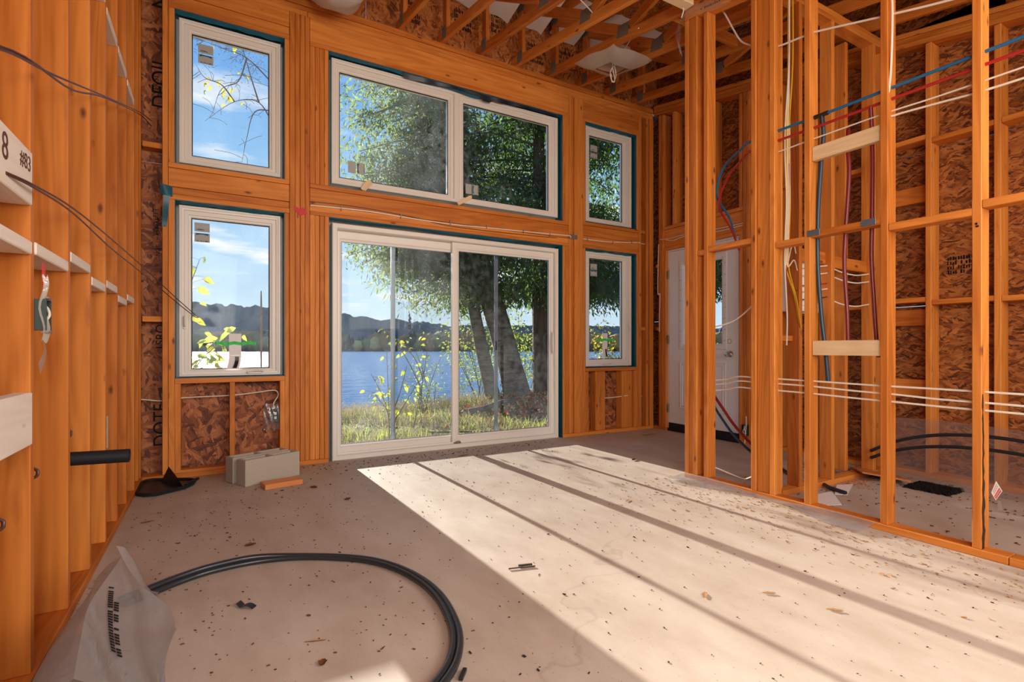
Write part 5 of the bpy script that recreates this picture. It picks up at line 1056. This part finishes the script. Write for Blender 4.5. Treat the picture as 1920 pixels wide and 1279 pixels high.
# slender tree beside the upper left window: bare twigs with a few yellow leaves
tw = root('slender_tree', (.76, 8, -.3), 'slender tree whose bare twigs and yellow leaves cross the upper window', 'tree')
mb = MB(); mb.tube([(.76, 8, -.4), (.76, 8, 2), (.77, 8, 4), (.76, 8, 6.5)], [.055, .05, .04, .02], 8); mb.put('trunk', BBARK, tw)
rt_ = random.Random(12); tips = []
for s, ps in enumerate(([(.76, 8, 4.1), (.55, 8, 4.42), (.25, 8, 4.36), (-.1, 8, 4.02)], [(.55, 8, 4.42), (.45, 8, 4.75), (.35, 8, 5.1), (.2, 8, 5.4)], [(.76, 8, 4.35), (.5, 8, 4.28), (.4, 8, 3.9), (.34, 8, 3.55)], [(.76, 8, 4.7), (.4, 8, 5.0), (.1, 8, 5.05), (-.2, 8, 5.1)],
                        [(.76, 8, 5.0), (.5, 8, 5.25), (.1, 8, 5.3), (-.25, 8, 5.2)], [(.25, 8, 4.36), (.1, 8, 4.55), (-.1, 8, 4.6), (-.2, 8, 4.75)], [(.4, 8, 5.0), (.3, 8.1, 4.7), (.1, 8, 4.5), (.0, 8, 4.2)])):
    mb = MB(); mb.tube(ps, [.011, .007, .004, .002], 5); mb.put('branch', TWIG, tw)
    sp = spline(ps, 6); tips += sp[4:]
    mb = MB()
    for k in range(9):
        p = sp[rt_.randrange(4, len(sp))]; a = rt_.uniform(0, 6.28); l = rt_.uniform(.12, .35); e = p+Vector((math.cos(a)*l, rt_.uniform(-.1, .1), math.sin(a)*l*.7)); mb.tube([p, (p+e)/2+Vector((.02, 0, .02)), e], .0028, 4)
    o = mb.put('twigs', TWIG, tw); o['kind'] = 'stuff'
for i in range(26):
    p = rt_.choice(tips); p = p if p.z > 4.45 or rt_.random() < .3 else tips[-5]
    new('leaf', LM[0 if rt_.random() < .8 else 1], tw, p+Vector((rt_.uniform(-.15, .15), rt_.uniform(-.1, .1), rt_.uniform(-.12, .15))), (rt_.uniform(-1, 1), rt_.uniform(0, 1.2), rt_.uniform(0, 6.28)), (rt_.uniform(.8, 1.3),)*3)
Pt = np.array([tuple(p) for p in tips if p.z > 4.7]); Pt = np.repeat(Pt, 4, 0)+RNG.normal(0, .13, (len(Pt)*4, 3))*np.array((1, .6, .8))
leafcloud('fine_twigs', Pt, .06, .006, plain('grey_twig_tips', (.24, .23, .20), .9, .1), tw, .1, 4, 31, .05)
# grass and leaf litter
def grass(name, n, place, hlo, hhi, m, lab, seed):
    r = np.random.default_rng(seed); x, y = place(r, n); z = hgt(x, y)-.02; h = r.uniform(hlo, hhi, n)*(1+.5*np.sin(x*3+y*2)); a = r.uniform(0, 6.28, n); w = r.uniform(.003, .007, n)*1.3; lx, ly = r.normal(0, .35, n)*h, r.normal(0, .35, n)*h
    b0 = np.stack([x-np.cos(a)*w, y-np.sin(a)*w, z], 1); b1 = np.stack([x+np.cos(a)*w, y+np.sin(a)*w, z], 1); mid = np.stack([x+lx*.35, y+ly*.35, z+h*.6], 1); k = np.stack([np.cos(a)*w, np.sin(a)*w, 0*w], 1)*.7; tp = np.stack([x+lx, y+ly, z+h], 1)
    V = np.stack([b0, b1, mid+k, mid-k, tp+k*.2, tp-k*.2], 1).reshape(-1, 3); i6 = np.arange(n)[:, None]*6
    F = np.concatenate([i6+np.array((0, 1, 2, 3)), i6+np.array((3, 2, 4, 5))]); o = fast(name, V, F, m); return tag(o, lab, 'grass', kind='stuff')
grass('dry_grass', 15000, lambda r, n: (r.uniform(.6, 4.8, n), 5.4+4.6*r.random(n)**1.0), .03, .11, GRASSD, 'short dry grass on the bank outside the sliding door', 41)
grass('tall_grass', 9000, lambda r, n: (r.uniform(.5, 6.2, n), r.uniform(9.6, 12.5, n)), .10, .28, GRASSD, 'tall dry grass along the top of the shore bank', 42)
grass('green_grass', 3200, lambda r, n: (r.uniform(.8, 5.0, n), 6.6+4.5*r.random(n)), .05, .17, GRASSG, 'green and yellow grass tufts mixed into the bank', 43)
grass('tall_grass', 2500, lambda r, n: (r.uniform(6.4, 9.5, n), r.uniform(6.2, 9.5, n)), .15, .5, GRASSG, 'rough grass outside the corner window and entry door', 44)
r = np.random.default_rng(5); n = 420; x = r.normal(5.4, .9, n); y = r.normal(8.6, .6, n)
leafcloud('leaf_litter', np.stack([x, y, hgt(x, y)+.015], 1), .085, .06, foli('orange_leaf', (.55, .16, .05), (.6, .2, .05), .5, 20, .3), None, 0, 2, 6, .03)
tag(bpy.data.objects['leaf_litter'], 'orange fallen leaves on the mound below the tree trunks', 'leaf litter')
n = 2400; x = np.concatenate([r.uniform(1, 7.5, 1000), r.normal(5.4, .8, 1400)]); y = np.concatenate([r.uniform(5.6, 9.6, 1000), r.uniform(7.2, 9.2, 1400)])  # bank litter, plus denser pale leaves on the mound standing in for sunlight
leafcloud('leaf_litter', np.stack([x, y, hgt(x, y)+.012], 1), .06, .045, foli('tan_leaf', (.58, .42, .28), (.4, .28, .16), .5, 20, .2), None, 0, 2, 7, .03)
tag(bpy.data.objects['leaf_litter.001'], 'tan fallen leaves scattered over the bank', 'leaf litter')
cable('fallen_log', [(4.0, 8.5, float(hgt(4.0, 8.5))+.08), (4.3, 8.45, float(hgt(4.3, 8.45))+.09), (4.75, 8.5, float(hgt(4.75, 8.5))+.07), (5.0, 8.6, float(hgt(5, 8.6))+.04)], .055, BBARK, 'pale fallen log at the foot of the leaning birch', 'log', n=10)
for pts, lab in (([(2.05, 6.9), (2.4, 6.55), (2.8, 6.25)], 'dark stick lying on the bank below the sapling'), ([(2.8, 7.3), (3.2, 7.0), (3.6, 6.7), (3.75, 6.5)], 'dark stick lying on the bank near the door meeting stile')):
    cable('stick', [(x, y, float(hgt(x, y))+.012) for x, y in pts], .012, plain('dark_stick', (.05, .045, .04), .9, .1), lab, 'stick')
